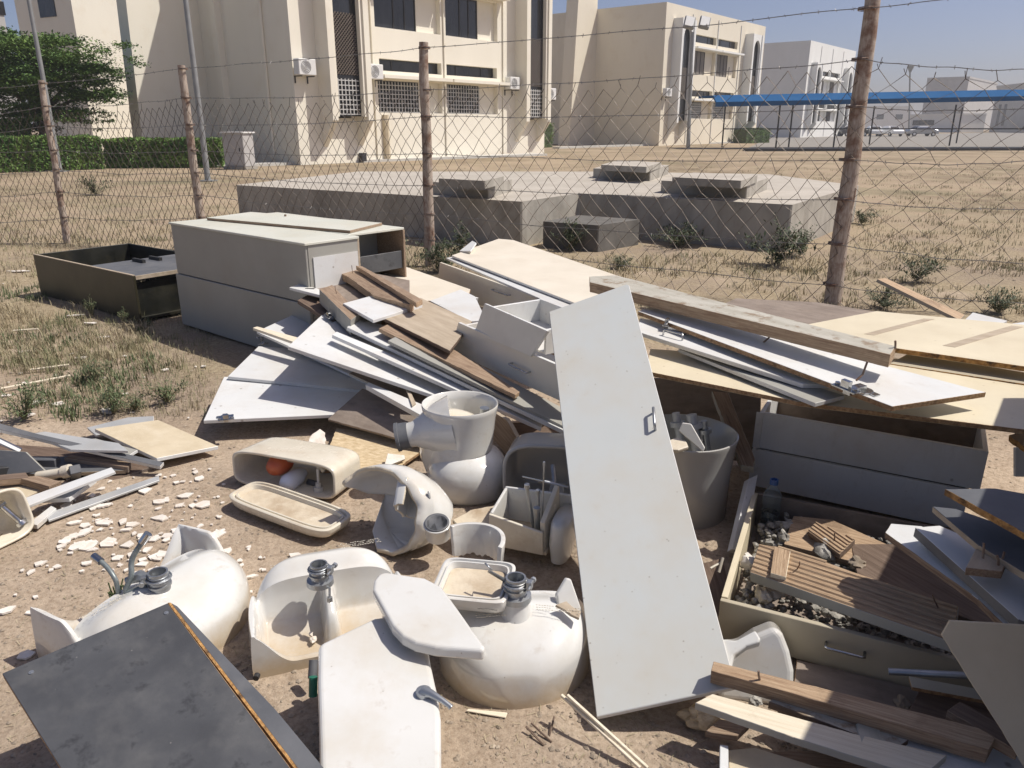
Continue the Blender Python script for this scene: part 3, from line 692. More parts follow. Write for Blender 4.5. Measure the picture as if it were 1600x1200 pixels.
# parked cars
def car(mat, px, py, L, lab, rot):
    p = U(px, py); M = T_(*p) @ Rz(rot); root = thing('parked_car', lab, 'car', p, 'cars parked beyond the canopy')
    side = [(-2.2,.35),(-2.25,.75),(-2.1,.95),(-1.3,1.02),(-.75,1.45),(.7,1.48),(1.35,1.03),(2.05,.92),(2.25,.7),(2.2,.35)]
    k = L/4.5; m = MB(); vs = []
    for sy, tw in ((-.88,0),(.88,0)):
        for x, z in side: vs.append(M @ V(x*k, sy*(1 - (.16 if z > 1.1 else 0)), z))
    n = len(side); m.add(vs, [tuple(range(n)), tuple(range(n, 2*n))[::-1]] + [(i, n+i, n+(i+1) % n, (i+1) % n) for i in range(n)])
    m.build('body', mat, root, bevel=.06)
    m = MB()
    for sy in (-1, 1):
        m.add([M @ V(x*k, sy*(.84 - (.09 if z > 1.2 else 0)) , z) for x, z in ((-1.15,1.06),(-.7,1.38),(.65,1.41),(1.15,1.06))], [(0,1,2,3)])
    m.add([M @ V(*q) for q in ((1.38*k,-.7,1.05),(1.38*k,.7,1.05),(.82*k,.6,1.46),(.82*k,-.6,1.46))], [(0,1,2,3)])
    m.add([M @ V(*q) for q in ((-1.33*k,-.7,1.06),(-1.33*k,.7,1.06),(-.86*k,.6,1.42),(-.86*k,-.6,1.42))], [(0,3,2,1)])
    m.build('window', 'window_glass', root)
    for x in (-1.4, 1.4):
        for sy in (-.8, .8):
            m = MB(); m.tube([M @ V(x*k, sy-.1, .33), M @ V(x*k, sy+.1, .33)], .33, 14); wv = m.build('wheel', 'black_rubber', root)
            m = MB(); m.tube([M @ V(x*k, sy*1.14-.01, .33), M @ V(x*k, sy*1.14+.01, .33)], .2, 10); m.build('rim', 'white_metal', wv)
car('car_dark', 1332, 213, 4.4, 'dark car partly hidden behind the tall right fence post', .1)
car('car_white', 1364, 213, 4.5, 'white car parked just right of the tall post, left of its white neighbour', 1.35)
car('car_white', 1390, 213, 4.7, 'white car seen from the front, between another white car and the silver one', 1.65)
car('car_silver', 1438, 213, 4.7, 'silver car parked side on, rightmost of the parked cars', .05)

# ------------------------------------------------------------------ trees, hedges, plants
def leaf_cloud(b, pts, size, up=.4, rnd=random):
    for p in pts:
        n = V(rnd.gauss(0,1), rnd.gauss(0,1), rnd.gauss(0,1)+up).normalized(); a = n.orthogonal().normalized(); a = (Matrix.Rotation(rnd.random()*6.28, 3, n) @ a); c = n.cross(a)
        s = size*rnd.uniform(.6,1.4)
        b.add([p - a*s, p + c*s*.45, p + a*s, p - c*s*.45], [(0,1,2,3)])
def tree(name, lab, base, h, clumps, nl, size, trunk_r, group=None, leaf='tree_leaf'):
    root = thing(name, lab, 'tree', base, group)
    m = MB(); top = base + V(.1, 0, h*.45)
    m.tube([base + V(0,0,-.1), base.lerp(top,.5) + V(.12,.05,0), top], [trunk_r*1.2, trunk_r, trunk_r*.8], 10)
    for c, r in clumps:
        m.tube([top - V(0,0,.2), top.lerp(c,.5) + V(0,0,.15), c], [trunk_r*.6, trunk_r*.35, trunk_r*.12], 6)
    m.build('trunk', 'bark', root, smooth=True)
    pts = []; tot = sum(r.x*r.y*r.z for c, r in clumps)
    for c, r in clumps:
        k = int(nl * r.x*r.y*r.z/tot)
        subs = [c + V(*[random.gauss(0,.42)*q for q in r]) for _ in range(26)]
        for i in range(k):
            if random.random() < .75:
                s = random.choice(subs); p = s + V(random.gauss(0,.13)*r.x, random.gauss(0,.13)*r.y, random.gauss(0,.09)*r.z)
            else:
                d = V(random.gauss(0,1), random.gauss(0,1), random.gauss(0,1)).normalized()*random.random()**.33; p = c + V(d.x*r.x, d.y*r.y, d.z*r.z)
            pts.append(p)
    b = MB(); leaf_cloud(b, pts, size, 2.2); b.build('crown', leaf, root)
base = U(70,258); 
def cl(px, py, rx, ry, rz, dy=0): 
    return (AtY(px, py, base.y+dy), V(rx, ry, rz))
tree('tree', 'dark green feathery tree overhanging the hedge at the left edge', base, 4.6,
    [cl(10,80,2.4,2.2,.8), cl(95,85,1.9,2.0,.8,-1), cl(145,112,1.4,1.6,.6), cl(60,125,2.3,2.2,.8,-.5), cl(130,145,1.6,1.8,.5,.4), cl(-20,120,2,2,1.0), cl(172,150,.8,1,.35), cl(15,170,1.7,1.6,.6,1), cl(85,62,1.2,1.2,.3), cl(70,175,1.9,1.6,.5), cl(125,180,1.3,1.4,.4,-.4), cl(40,205,1.6,1.4,.45,.5), cl(-10,60,1.4,1.4,.35)], 62000, .064, .16)
def hedge(lab, pA, pB, depth, h, n, leaf='hedge_leaf'):
    A, B2 = U(*pA), U(*pB); M = frame(A, B2-A, (0,0,1)); L = (B2-A).length
    root = thing('hedge', lab, 'hedge', A)
    m = MB(); m.box(M, (.1,.1,0), (L-.1,depth-.1,h-.12)); m.build('core', 'dark_weed', root)
    pts = []
    for _ in range(n):
        x, y, z = random.uniform(0,L), random.uniform(0,depth), random.uniform(.02,h); f = random.random()
        if f < .5: y = abs(random.gauss(0,.06))
        elif f < .85: z = h - abs(random.gauss(0,.06)) + noise.noise(V(x*1.5,y,2))*.1
        elif f < .93: x = L - abs(random.gauss(0,.05))
        else: x = abs(random.gauss(0,.05))
        pts.append(M @ V(x, y + noise.noise(V(x*1.3,z*2,0))*.1, z))
    b = MB(); leaf_cloud(b, pts, .07, .6); b.build('foliage', leaf, root)
hedge('clipped bright green hedge along the foot of the cream building', (165,263), (349,262), 1.2, 1.05, 9000)
hedge('darker clipped hedge under the tree at the left edge', (-60,272), (165,264), 1.3, 1.15, 10000)
hedge('taller hedge behind the tree trunk at the left edge', (-60,262), (60,259), 1.2, 1.75, 4000)
hedge('small clipped hedge between the beige and white buildings', (1166,224), (1204,223), 1.6, 1.3, 900)
hedge('small green bush at the foot of the beige building beside the cream corner', (846,231), (866,230), 1.2, 1.7, 500)

def grass_patch(name, n, region, hmin, hmax, mat, dens=None, wd=.0022, spread=.05, per=14):
    b = MB(); V_ = b.v; Fs = b.f
    for _ in range(n):
        c = region()
        if c is None: continue
        x, y = c; z0 = gz(x, y)
        for k in range(per):
            a = random.random()*6.283; r = spread*random.random()
            px, py = x + math.cos(a)*r, y + math.sin(a)*r
            h = random.uniform(hmin, hmax); lean = random.uniform(.1,.9)*h; a2 = random.random()*6.283; sx, sy = math.cos(a2+1.57)*wd, math.sin(a2+1.57)*wd
            lx, ly = math.cos(a2)*lean, math.sin(a2)*lean
            i = len(V_)
            V_ += [Vector((px-sx, py-sy, z0)), Vector((px+sx, py+sy, z0)), Vector((px+lx*.4+sx*.8, py+ly*.4+sy*.8, z0+h*.7)), Vector((px+lx*.4-sx*.8, py+ly*.4-sy*.8, z0+h*.7)), Vector((px+lx, py+ly, z0+h))]
            Fs += [(i,i+1,i+2,i+3), (i+3,i+2,i+4)]
    b.m = [0]*len(Fs)
    o = b.build(name, mat); o['kind'] = 'stuff'; return o
def reg_left():
    px, py = random.uniform(-40,300), random.triangular(330,700,480)
    p = U(px, py); d = noise.noise(V(p.x*.8, p.y*.8, 4))
    if d < .02 and random.random() < .93: return None
    if py > 450 and random.random() < .45: return None
    if px > 60 and py > 640: return None
    if px > 235 and 480 < py < 560: return None
    return p.x, p.y
def reg_back():
    px, py = random.uniform(-60,1640), 262 + 170*random.random()**1.2
    p = U(px, py)
    if p.y < 7.4: return None
    d = noise.noise(V(p.x*.5, p.y*.5, 8))
    if d < -.1 and random.random() < .7: return None
    q = U(px, py)
    if 360 < px < 1345 and 286 < py < 400 and (px < 815 and py < 318 + (815-px)*.03 + 70 or px >= 815 and py < 402): return None
    return p.x, p.y
def reg_right():
    px, py = random.uniform(1000,1640), random.uniform(400,520); p = U(px, py)
    if noise.noise(V(p.x*.9, p.y*.9, 1)) < -.1: return None
    return p.x, p.y
grass_patch('dry_grass', 1700, reg_left, .025, .10, 'dry_grass', spread=.07)
grass_patch('dry_grass', 3600, reg_back, .015, .085, 'dry_grass', wd=.004, spread=.22, per=12)
grass_patch('dry_grass', 420, reg_right, .02, .08, 'dry_grass', wd=.003, spread=.08)
def reg_green():
    px, py = random.uniform(-40,330), random.uniform(430,690); p = U(px, py)
    if px > 60 and py > 655 or px > 240 and 470 < py < 565: return None
    return (p.x, p.y) if noise.noise(V(p.x*1.3, p.y*1.3, 6)) > .12 else None
grass_patch('low_weeds', 1000, reg_green, .02, .075, 'weed_leaf', wd=.003, spread=.06, per=10)
grass_patch('dry_grass', 900, lambda: (lambda q: (q.x, q.y))(U(random.uniform(-40,330), random.uniform(470,650))), .01, .06, 'dry_grass', wd=.0016, spread=.10, per=7)
def reg_litter():
    px, py = random.uniform(-40,500), random.uniform(520,1000); p = U(px, py); return (p.x, p.y) if noise.noise(V(p.x*1.5, p.y*1.5, 2)) > -.05 else None
def litter():
    b = MB()
    for _ in range(3200):
        px, py = random.uniform(-50,1100), random.uniform(400,1200); p = U(px, py)
        if noise.noise(V(p.x*1.5, p.y*1.5, 2)) < -.15: continue
        a = random.random()*3.14; L = random.uniform(.008,.03); d = V(math.cos(a)*L, math.sin(a)*L, random.uniform(0,.006)); z = gz(p.x, p.y)+.003; s = V(-d.y, d.x, 0).normalized()*.0008
        p = V(p.x, p.y, z); b.add([p-s, p+s, p+d+s, p+d-s], [(0,1,2,3)])
    b.build('straw_litter', 'dry_grass')['kind'] = 'stuff'
litter()
def pebbles():
    b = MB(); ico = [(0,0,1),(.9,0,.3),(.28,.85,.3),(-.72,.53,.3),(-.72,-.53,.3),(.28,-.85,.3)]
    for _ in range(9000):
        px, py = random.uniform(-60,1640), random.uniform(380,1230)
        p = U(px, py); r = random.choice((.002,.003,.003,.005,.007)) * (1 + .2*p.y) * random.uniform(.7,1.3)
        a = random.random()*6.28; c, s = math.cos(a), math.sin(a); q = random.uniform(.6,1); z = gz(p.x, p.y)
        vs = [V(p.x + r*(c*x - s*y*q), p.y + r*(s*x + c*y*q), z + r*.55*zz) for x, y, zz in ico] 
        b.add(vs, [(0,1,2),(0,2,3),(0,3,4),(0,4,5),(0,5,1),(1,5,4,3,2)])
    b.build('gravel', 'stone')['kind'] = 'stuff'
pebbles()
def weed(px, py, h, w_, lab, leaf='weed_leaf', n=420, name='weed', zb=0):
    h *= 1.35; w_ *= 1.25; n = int(n*1.5)
    p = U(px, py); root = thing(name, lab, 'plant', p)
    s = MB(); b = MB(); ns = 16
    for i in range(ns):
        a = random.random()*6.28; r = w_*random.uniform(.1,1); t = p + V(math.cos(a)*r, math.sin(a)*r, h*random.uniform(.45,1.0)*(1-.45*r/w_))
        mid = p.lerp(t, .5) + V(random.uniform(-.1,.1)*w_, random.uniform(-.1,.1)*w_, h*.10); s.tube([p, mid, t], [.003,.0025,.001], 4, cap=False)
        for k in range(n//ns):
            u = random.uniform(.12,1.05); q = (p.lerp(mid, u*2) if u < .5 else mid.lerp(t, u*2-1)) + V(random.gauss(0,.07)*w_, random.gauss(0,.07)*w_, random.gauss(0,.04)*h)
            d = V(random.gauss(0,1), random.gauss(0,1), random.uniform(-.3,1.2)).normalized(); L = (h+w_)*.5*random.uniform(.06,.15); wd = L*.17
            sd = d.cross(V(0,0,1)); sd = sd.normalized() if sd.length > .01 else V(1,0,0)
            b.add([q, q + d*L*.5 + sd*wd, q + d*L, q + d*L*.5 - sd*wd], [(0,1,2,3)])
    s.build('stem', 'dry_grass', root); b.build('leaves', leaf, root)
for a in [(40,655,.20,.17,'grey green thistle clump in front of the left board heap, by the left edge'), (145,598,.15,.11,'isolated green weed below the black open box'), (262,628,.15,.14,'green weed left of the white door corner'),
          (178,645,.16,.18,'low green weed just behind the sand coloured board'), (212,640,.10,.10,'small weed between two larger weeds behind the sand coloured board'), (145,495,.16,.05,'thin upright weed at the foot of the black box'),
          (195,505,.12,.05,'tiny upright weed near the lower right corner of the black box')]: weed(*a)
for a in [(150,305,.42,.38,'round dark bush beyond the fence between the two left posts'), (890,392,.32,.28,'dark green bush before the small concrete box'), (720,408,.38,.3,'dark weeds at the concrete wall right of the middle post'), (1210,415,.45,.42,'large spiky bush at the corner of the concrete wall'),
          (1060,385,.28,.45,'green weeds along the concrete wall foot, right of the small box'), (690,425,.35,.3,'dry dark weed around the foot of the middle post'), (1250,400,.30,.3,'small bush at the lit end of the concrete wall'),
          (1430,440,.3,.22,'green tuft right of the tall post behind the leaning plank'), (1380,480,.18,.25,'low weed between the tall post and the leaning plank'), (1560,490,.2,.22,'weed behind the white offcut at the right edge'), (965,420,.16,.2,'small green weed right of the cream board, in front of the concrete box'),
          (1345,350,.25,.25,'weed beside the tall post at platform height'),(610,405,.3,.25,'dark weed behind the end of the grey cupboards')]: weed(*a, leaf='dark_weed', n=700)

# ================================================================== RUBBISH: small parts shared by the boards
def pull_handle(M, p, q, parent, mat='chrome', rise=.028, r=.0045):
    """bar handle standing on the board between two pixels"""
    a, c = local(M, *p), local(M, *q); n = (M.to_3x3() @ V(0,0,1)).normalized()
    m = MB(); m.tube([a, a + n*rise*.9, a.lerp(c,.06) + n*rise, a.lerp(c,.94) + n*rise, c + n*rise*.9, c], r, 8)
    return m.build('handle', mat, parent, smooth=True, autos=50)
def hinge(M, p, parent, ang=0, s=1.0, up=0):
    """concealed cabinet hinge: cup, arm and mounting plate"""
    o = local(M, *p) if not isinstance(p, Vector) else p
    n = (M.to_3x3() @ V(0,0,1)).normalized(); X = (M.to_3x3() @ V(math.cos(ang), math.sin(ang), 0)).normalized()
    F = frame(o, X, n)
    m = MB(); m.tube([F @ V(0,0,.0005), F @ V(0,0,.004*s)], .018*s, 14); m.box(F, (-.012*s,-.028*s,.0005), (.004*s,.028*s,.003*s))
    m.box(F, (.004*s,-.008*s,.004*s), (.052*s,.008*s,.016*s)); m.box(F, (.046*s,-.026*s,.016*s), (.066*s,.026*s,.019*s)); m.box(F, (.052*s,-.009*s,.019*s), (.062*s,.009*s,.034*s))
    for y in (-.019*s, .019*s): m.tube([F @ V(.056*s, y, .018*s), F @ V(.056*s, y, .024*s)], .005*s, 8)
    return m.build('hinge', 'chrome', parent, bevel=.0006)
def nail(M, p, L, parent, tilt=(0,0), r=.0022):
    o = local(M, *p); n = (M.to_3x3() @ V(tilt[0], tilt[1], 1)).normalized()
    m = MB(); m.tube([o - n*.005, o + n*L*.6, o + n*L + V(tilt[0]*.01, .002, 0)], r, 6)
    return m.build('nail', 'rusty_metal', parent)
WC = ('white_laminate', 'chip_edge'); WW = ('white_laminate', 'white_laminate')

# ------------------------------------------------------------------ black open cupboard lying on its back
A, Bq = U(64,460), U(219,503); zt = .385
F0 = frame(A, Bq-A, (0,0,1)); Lb = (Bq-A).length
Bk = U(190,378,zt); wid = (F0.inverted() @ Bk).y
root = thing('open_cupboard', 'black open topped cupboard lying on its back, left of the grey cupboards', 'cupboard', A)
m = MB(); m.box(F0, (0,0,0), (Lb,.02,zt)); m.build('side_panel', 'olive_black', root, bevel=.002)
m = MB(); m.box(F0, (0,wid-.02,.0), (Lb,wid,zt)); m.build('side_panel', 'black_paint', root, bevel=.002)
m = MB(); m.box(F0, (0,.0205,0), (.02,wid-.0205,zt)); m.build('end_panel', 'black_paint', root, bevel=.002)
m = MB(); m.box(F0, (.021,.021,.01), (Lb-.002,wid-.021,.03)); m.build('back_panel', 'black_paint', root)
m = MB(); m.box(F0, (Lb-.06,.021,.03), (Lb-.045,wid-.021,zt-.07)); m.build('end_panel', 'black_paint', root)
m = MB(); m.box(F0, (Lb*.52,.021,zt-.035), (Lb-.01,wid-.021,zt-.017)); sh = m.build('shelf', 'slate_laminate', root, bevel=.002)
m = MB(); m.box(F0, (Lb-.0095,.021,zt-.036), (Lb+.002,wid-.021,zt-.004)); m.build('shelf_edge', 'tan_board', root, bevel=.001)
for q in (.45,.62): m = MB(); m.box(F0, (Lb*.56,wid*q,zt-.016), (Lb*.66,wid*q+.03,zt+.012)); m.build('bracket', 'black_rubber', sh)
m = MB(); m.box(F0, (-.002,-.003,zt), (Lb,.018,zt+.006)); m.build('edge_strip', 'tan_board', root)

# ------------------------------------------------------------------ two pale cupboards side by side
zc = .83
FL, FR, BR_ = U(265,347,zc), U(476,380,zc), U(556,368,zc)
F1 = frame(FL, FR-FL, (0,0,1)); L1 = (FR-FL).length; w1 = (F1.inverted() @ BR_).y; iF = F1.inverted()
root = thing('grey_cupboard', 'pale grey cupboard lying on its side, front one of the pair, with a plain front', 'cupboard', V(FL.x, FL.y, 0))
m = MB(); m.box(F1, (.012,.0,-zc+.43), (L1-.002,.018,-.017)); m.build('upper_door', 'grey_laminate', root, bevel=.003)
m = MB(); m.box(F1, (.004,-.012,-zc+.01), (L1+.01,.012,-zc+.425)); m.build('lower_door', 'grey_laminate', root, bevel=.003)
m = MB(); m.box(F1, (L1-.02,.0185,-zc+.01), (L1+.002,w1-.02,-.017)); m.build('end_panel', 'grey_laminate', root, bevel=.002)
m = MB(); m.box(F1, (0,.0185,-zc+.01), (.018,w1-.02,-.017)); m.build('end_panel', 'grey_laminate', root, bevel=.002)
m = MB(); m.box(F1, (-.004,-.01,-.016), (L1+.012,w1-.012,.0)); m.build('top_panel', 'pale_top', root, bevel=.002)
m = MB(); m.box(F1, (.0,w1-.019,-zc+.01), (L1,w1-.004,-.018)); m.build('back_panel', 'tan_board', root)
m = MB(); m.box(F1, (L1+.003,.05,-.36), (L1+.010,w1-.03,-.1)); m.build('inset_panel', 'white_laminate', root)
B3 = U(630,355,zc); w2 = (iF @ B3).y; L2 = (iF @ B3).x
root = thing('grey_cupboard', 'open ended cupboard behind its twin, showing a dark shelf and bare inside', 'cupboard', F1 @ V(0,w1,-zc))
m = MB(); m.box(F1, (.02,w1,-.016), (L2+.01,w2,.0)); m.build('top_panel', ('pale_top'), root, bevel=.002)
m = MB(); m.box(F1, (.02,w2-.022,-zc+.01), (L2+.02,w2-.003,-.017)); m.build('side_panel', 'old_wood', root, bevel=.002)
m = MB(); m.box(F1, (.02,w1+.002,-zc+.01), (L2-.02,w1+.018,-.017)); m.build('side_panel', 'grey_laminate', root, bevel=.002)
m = MB(); m.box(F1, (L2-.30,w1+.019,-zc+.01), (L2-.28,w2-.024,-.017)); m.build('back_panel', 'grey_laminate', root)
m = MB(); m.box(F1, (L2-.27,w1+.02,-.30), (L2-.01,w2-.025,-.28)); m.build('shelf', 'slate_laminate', root, bevel=.002)
m = MB(); m.box(F1, (L2-.008,w1+.02,-.30), (L2+.004,w2-.025,-.17)); m.build('drawer_rail', 'dark_laminate', root, bevel=.002)
m = MB(); m.box(F1, (L2-.04,w1+.004,-zc+.01), (L2+.012,w1+.035,-.018)); m.build('post', 'white_laminate', root, bevel=.002)
o, M = slab('loose_board', 'long thin white panel lying on top of the two grey cupboards', 'panel', [(323,340),(392,331),(597,348),(547,360)], [(323,340,zc+.022),(392,331,zc+.022),(547,360,zc+.022)], .02, ('pale_top','old_wood'))
m = MB(); q = local(M, 446, 338); m.tube([q, q+V(0,0,.015)], .01, 6); m.build('screw', 'rusty_metal', o)

# ------------------------------------------------------------------ left fan of boards
o, M = slab('door', 'wide white cabinet door lying lowest at the front left, hinge on its near edge', 'door', [(350,589),(600,574),(560,646),(318,657)], [(318,657,.12),(560,646,.11),(350,589,.16)], .018, WW)
hinge(M, (352,652), o, -1.4, 1.5)
o, M = slab('door', 'white door leaf half under the lowest front left door, dark hinge at its upper corner', 'door', [(404,541),(470,545),(640,600),(590,612),(356,588)], [(404,541,.22),(356,588,.18),(590,612,.14)], .018, WW)
hinge(M, (411,537), o, 2.6, 1.2)
o, M = slab('long_board', 'long white panel half in shade, second from the left edge of the fan', 'panel', [(401,518),(468,487),(560,520),(700,600),(660,640),(522,573)], [(401,518,.30),(468,487,.33),(660,640,.10)], .016, WW)
slab('wooden_strip', 'short pale yellow wooden strip poking out leftwards under the white panels', 'strip', [(395,512),(402,510),(560,553),(550,566)], [(395,512,.36),(402,510,.362),(560,560,.28)], .018, ('pale_wood','pale_wood'))
o, M = slab('long_board', 'broad white wardrobe door forming the big bright wedge left of the upturned toilet', 'panel', [(450,541),(503,492),(600,517),(800,603),(790,655)], [(450,541,.43),(503,492,.46),(790,655,.19)], .02, WW)
hinge(M, (533,500), o, 1.0, 1.5)
slab('long_board', 'narrow white panel lying across the bright wedge, lower of the two narrow ones', 'panel', [(519,523),(526,518),(850,652),(846,668)], [(519,523,.46),(526,518,.462),(850,655,.22)], .02, WW)
slab('long_board', 'long white panel above the narrow one, running down behind the toilet rim', 'panel', [(542,511),(558,499),(620,512),(880,640),(880,672)], [(542,511,.475),(558,499,.478),(880,665,.24)], .02, WW)
slab('long_board', 'long reddish brown plank under the tan board, ending in a pale broken tip', 'plank', [(592,513),(625,498),(700,540),(812,612),(805,617)], [(592,513,.49),(625,498,.495),(805,617,.34)], .022, ('old_wood','brown_wood'), wob=.003)
slab('long_board', 'grey white panel running below the brown plank towards the leaning door', 'panel', [(606,532),(640,515),(885,640),(885,668)], [(606,532,.465),(640,515,.47),(885,664,.25)], .018, ('grey_laminate','grey_laminate'))
slab('tan_board', 'weathered tan board with orange scratches resting on the brown plank', 'board', [(581,488),(657,465),(738,502),(703,548)], [(581,488,.53),(657,465,.54),(703,548,.46)], .018, ('tan_board','dark_wood'), wob=.002)
slab('white_offcut', 'bright white square offcut on top of the heap beside the brown beams', 'offcut', [(536,474),(607,455),(660,476),(583,500)], [(536,474,.55),(607,455,.56),(583,500,.53)], .018, WW)
slab('brown_board', 'taupe board with a white notched edge strip on the heap top before the cupboards', 'board', [(472,443),(520,414),(640,438),(640,500),(560,480),(500,459)], [(472,443,.53),(520,414,.54),(560,480,.51)], .014, ('taupe_board','taupe_board'))
o, M = slab('edge_board', 'white notched board end poking out left of the brown beams', 'board', [(452,449),(470,443),(502,453),(500,461)], [(452,449,.545),(470,443,.547),(500,461,.53)], .018, WW)
m = MB(); q = local(M, 484, 451); m.box(T_(*q), (-.03,-.01,-.004), (.03,.01,.0015)); m.build('slot', 'black_rubber', o)
slab('brown_board', 'dark brown board end with screw hole, below the white notched edge', 'board', [(465,469),(480,461),(500,466),(532,498),(520,503)], [(465,469,.49),(480,461,.492),(532,498,.44)], .025, ('dark_wood','dark_wood'))
# wooden beams on the heap
o, M = slab('wooden_beam', 'split wooden beam with an orange end and an upright nail, upper of the two beams', 'beam', [(512,418),(537,413),(563,417),(650,466),(640,476),(585,462),(545,433)], [(512,418,.60),(563,417,.61),(640,476,.57)], .05, ('old_wood','brown_wood'), wob=.006)
nail(M, (551,427), .055, o)
slab('wooden_beam', 'second length of split beam lying close along the back of the first one', 'beam', [(556,415),(566,416),(660,468),(650,473)], [(556,415,.64),(566,416,.64),(650,473,.60)], .03, ('old_wood','brown_wood'), wob=.004)
o, M = slab('painted_beam', 'thick beam with grey painted side and brown split top, lower of the two beams', 'beam', [(499,452),(519,445),(562,490),(548,500)], [(499,452,.58),(519,445,.585),(548,500,.51)], .09, ('old_wood','grey_laminate'), wob=.003)
nail(M, (526,459), .05, o, (.3,.2))
slab('grey_board', 'short grey board wedged under the painted beam beside the hinge', 'board', [(540,486),(557,480),(590,505),(560,520)], [(540,486,.47),(557,480,.475),(560,520,.44)], .03, ('grey_laminate','grey_laminate'))
slab('cream_board', 'cream coloured panel lying flat behind the beams, its far corner bare', 'panel', [(590,432),(632,416),(735,452),(720,505),(672,470),(640,470)], [(590,432,.46),(632,416,.47),(672,470,.44)], .016, ('cream_laminate','chip_edge'))
slab('brown_board', 'bare brown board strip behind the cream panel next to the open cupboard', 'board', [(568,431),(615,411),(637,418),(590,440)], [(568,431,.44),(615,411,.45),(590,440,.44)], .016, ('taupe_board','taupe_board'))
# low boards between fan and toilet
slab('brown_board', 'broad dusty brown board under the white wedge, left of the upturned toilet', 'board', [(512,655),(566,607),(700,640),(690,690),(625,686)], [(512,655,.10),(566,607,.20),(690,690,.10)], .014, ('taupe_board','taupe_board'), wob=.003)
slab('chipboard_sheet', 'sunlit yellowish chipboard sheet with rounded torn corner beside the open cistern', 'board', [(500,735),(526,668),(680,690),(634,722),(622,735),(585,737)], [(500,735,.035),(526,668,.05),(634,722,.03)], .014, ('osb_board','chip_edge'), wob=.006)
slab('white_strip', 'narrow white edged strip just behind the rim of the upturned toilet', 'strip', [(571,601),(576,597),(665,634),(660,650)], [(571,601,.27),(576,597,.275),(660,645,.22)], .03, WW)
slab('brown_board', 'brown board in shade directly under the edge of the white wedge', 'board', [(545,583),(575,572),(720,640),(690,650)], [(545,583,.27),(575,572,.28),(690,650,.18)], .014, ('taupe_board','grey_laminate'))
slab('wooden_strip', 'thin slanting wooden strip between the white wedge and the toilet rim', 'strip', [(630,596),(634,595),(650,630),(644,634)], [(630,596,.28),(634,595,.28),(650,632,.24)], .01, ('tan_board','tan_board'))
slab('brown_board', 'splintered brown board standing behind the toilet, pale lower edge', 'board', [(765,640),(790,655),(818,700),(805,728),(762,676)], [(765,640,.25),(790,655,.25),(805,728,.03)], .02, ('brown_wood','tan_board'), wob=.008)
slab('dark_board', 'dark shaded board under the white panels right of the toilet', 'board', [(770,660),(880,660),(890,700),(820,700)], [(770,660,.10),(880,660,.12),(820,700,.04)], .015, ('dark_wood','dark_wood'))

# ------------------------------------------------------------------ drawer fronts and the cream cabinet top
def upright(name, label, cat, top, bot, za, zb, t, mats, **k):
    """standing board: its top edge runs through two pixels at heights za, zb"""
    a, c = U(*top[0], za), U(*top[1], zb)
    return slab(name, label, cat, [top[0], top[1], bot[1], bot[0]], [a, c, a + V(0,.0,-1) + (k.pop('lean', V(0,0,0)))], t, mats, **k)
o, M = upright('drawer', 'long grey cabinet front with bar handle under the big cream top', 'cabinet front', ((687,410),(900,486)), ((683,452),(880,527)), .52, .50, .018, ('drawer_face','cream_laminate'))
pull_handle(M, (772,452), (798,461), o)
m = MB()
slab('cream_board', 'large sunlit cream cabinet panel at the top of the heap with white split edges', 'panel', [(706,399),(779,373),(802,375),(992,440),(960,470),(905,476)], [(706,399,.56),(779,373,.57),(905,476,.53)], .016, ('cream_laminate','white_laminate'))
slab('white_board', 'thin white panel sandwiched between the cream top and the cabinet front', 'panel', [(697,403),(712,400),(905,478),(885,484)], [(697,403,.535),(712,400,.537),(885,484,.51)], .014, WW)
slab('white_offcut', 'small white corner sticking up behind the left end of the cream top', 'offcut', [(718,392),(738,376),(744,379),(735,392)], [(718,392,.57),(738,376,.62),(744,379,.62)], .014, WW)
slab('white_board', 'white shaded panel between the cream panel and the upper cabinet front', 'panel', [(672,470),(720,452),(742,463),(760,500),(735,502)], [(672,470,.45),(720,452,.46),(735,502,.45)], .014, WW)
upright('side_board', 'narrow upright white board holding up the long cabinet front', 'board', ((728,462),(742,466)), ((722,490),(738,498)), .45, .45, .03, WW)
# open drawer
Lf, Rf = U(758,476,.66), U(856,518,.63)
F2 = frame(Lf, Rf-Lf, (0,0,1)); Ld = (Rf-Lf).length
root = thing('drawer', 'white open drawer tilted on top of the long drawer front, beside the leaning door', 'drawer', Lf)
o, M = slab('drawer_front', '', '', [(757,474),(855,517),(829,557),(741,520)], [Lf, Rf, Lf + V(-.02,-.05,-.2)], .018, ('drawer_face','white_laminate'), parent=root)
D = .33
m = MB(); m.box(F2, (.03,.02,-.13), (.045,D,-.005)); m.build('side_panel', 'white_laminate', root, bevel=.001)
m = MB(); m.box(F2, (Ld-.05,.02,-.13), (Ld-.035,D,-.005)); m.build('side_panel', 'white_laminate', root, bevel=.001)
m = MB(); m.box(F2, (.03,D,-.13), (Ld-.035,D+.015,-.002)); m.build('back_panel', 'white_laminate', root, bevel=.001)
m = MB(); m.box(F2, (.046,.02,-.13), (Ld-.051,D-.001,-.122)); m.build('bottom_panel', 'white_laminate', root)
o, M = upright('drawer', 'long drawer front with bar handle, lowest of the fronts left of the leaning door', 'drawer', ((716,504),(905,585)), ((704,549),(905,640)), .53, .48, .018, ('drawer_face','white_laminate'))
pull_handle(M, (801,567), (829,581), o)
F3 = frame(U(716,504,.53), U(905,585,.48)-U(716,504,.53), (0,0,1))
m = MB(); m.box(F3, (.02,.02,-.12), (.035,.30,-.01)); m.build('side_panel', 'white_laminate', o, bevel=.001)
m = MB(); m.box(F3, (.036,.02,-.12), (.75,.30,-.112)); m.build('bottom_panel', 'white_laminate', o)

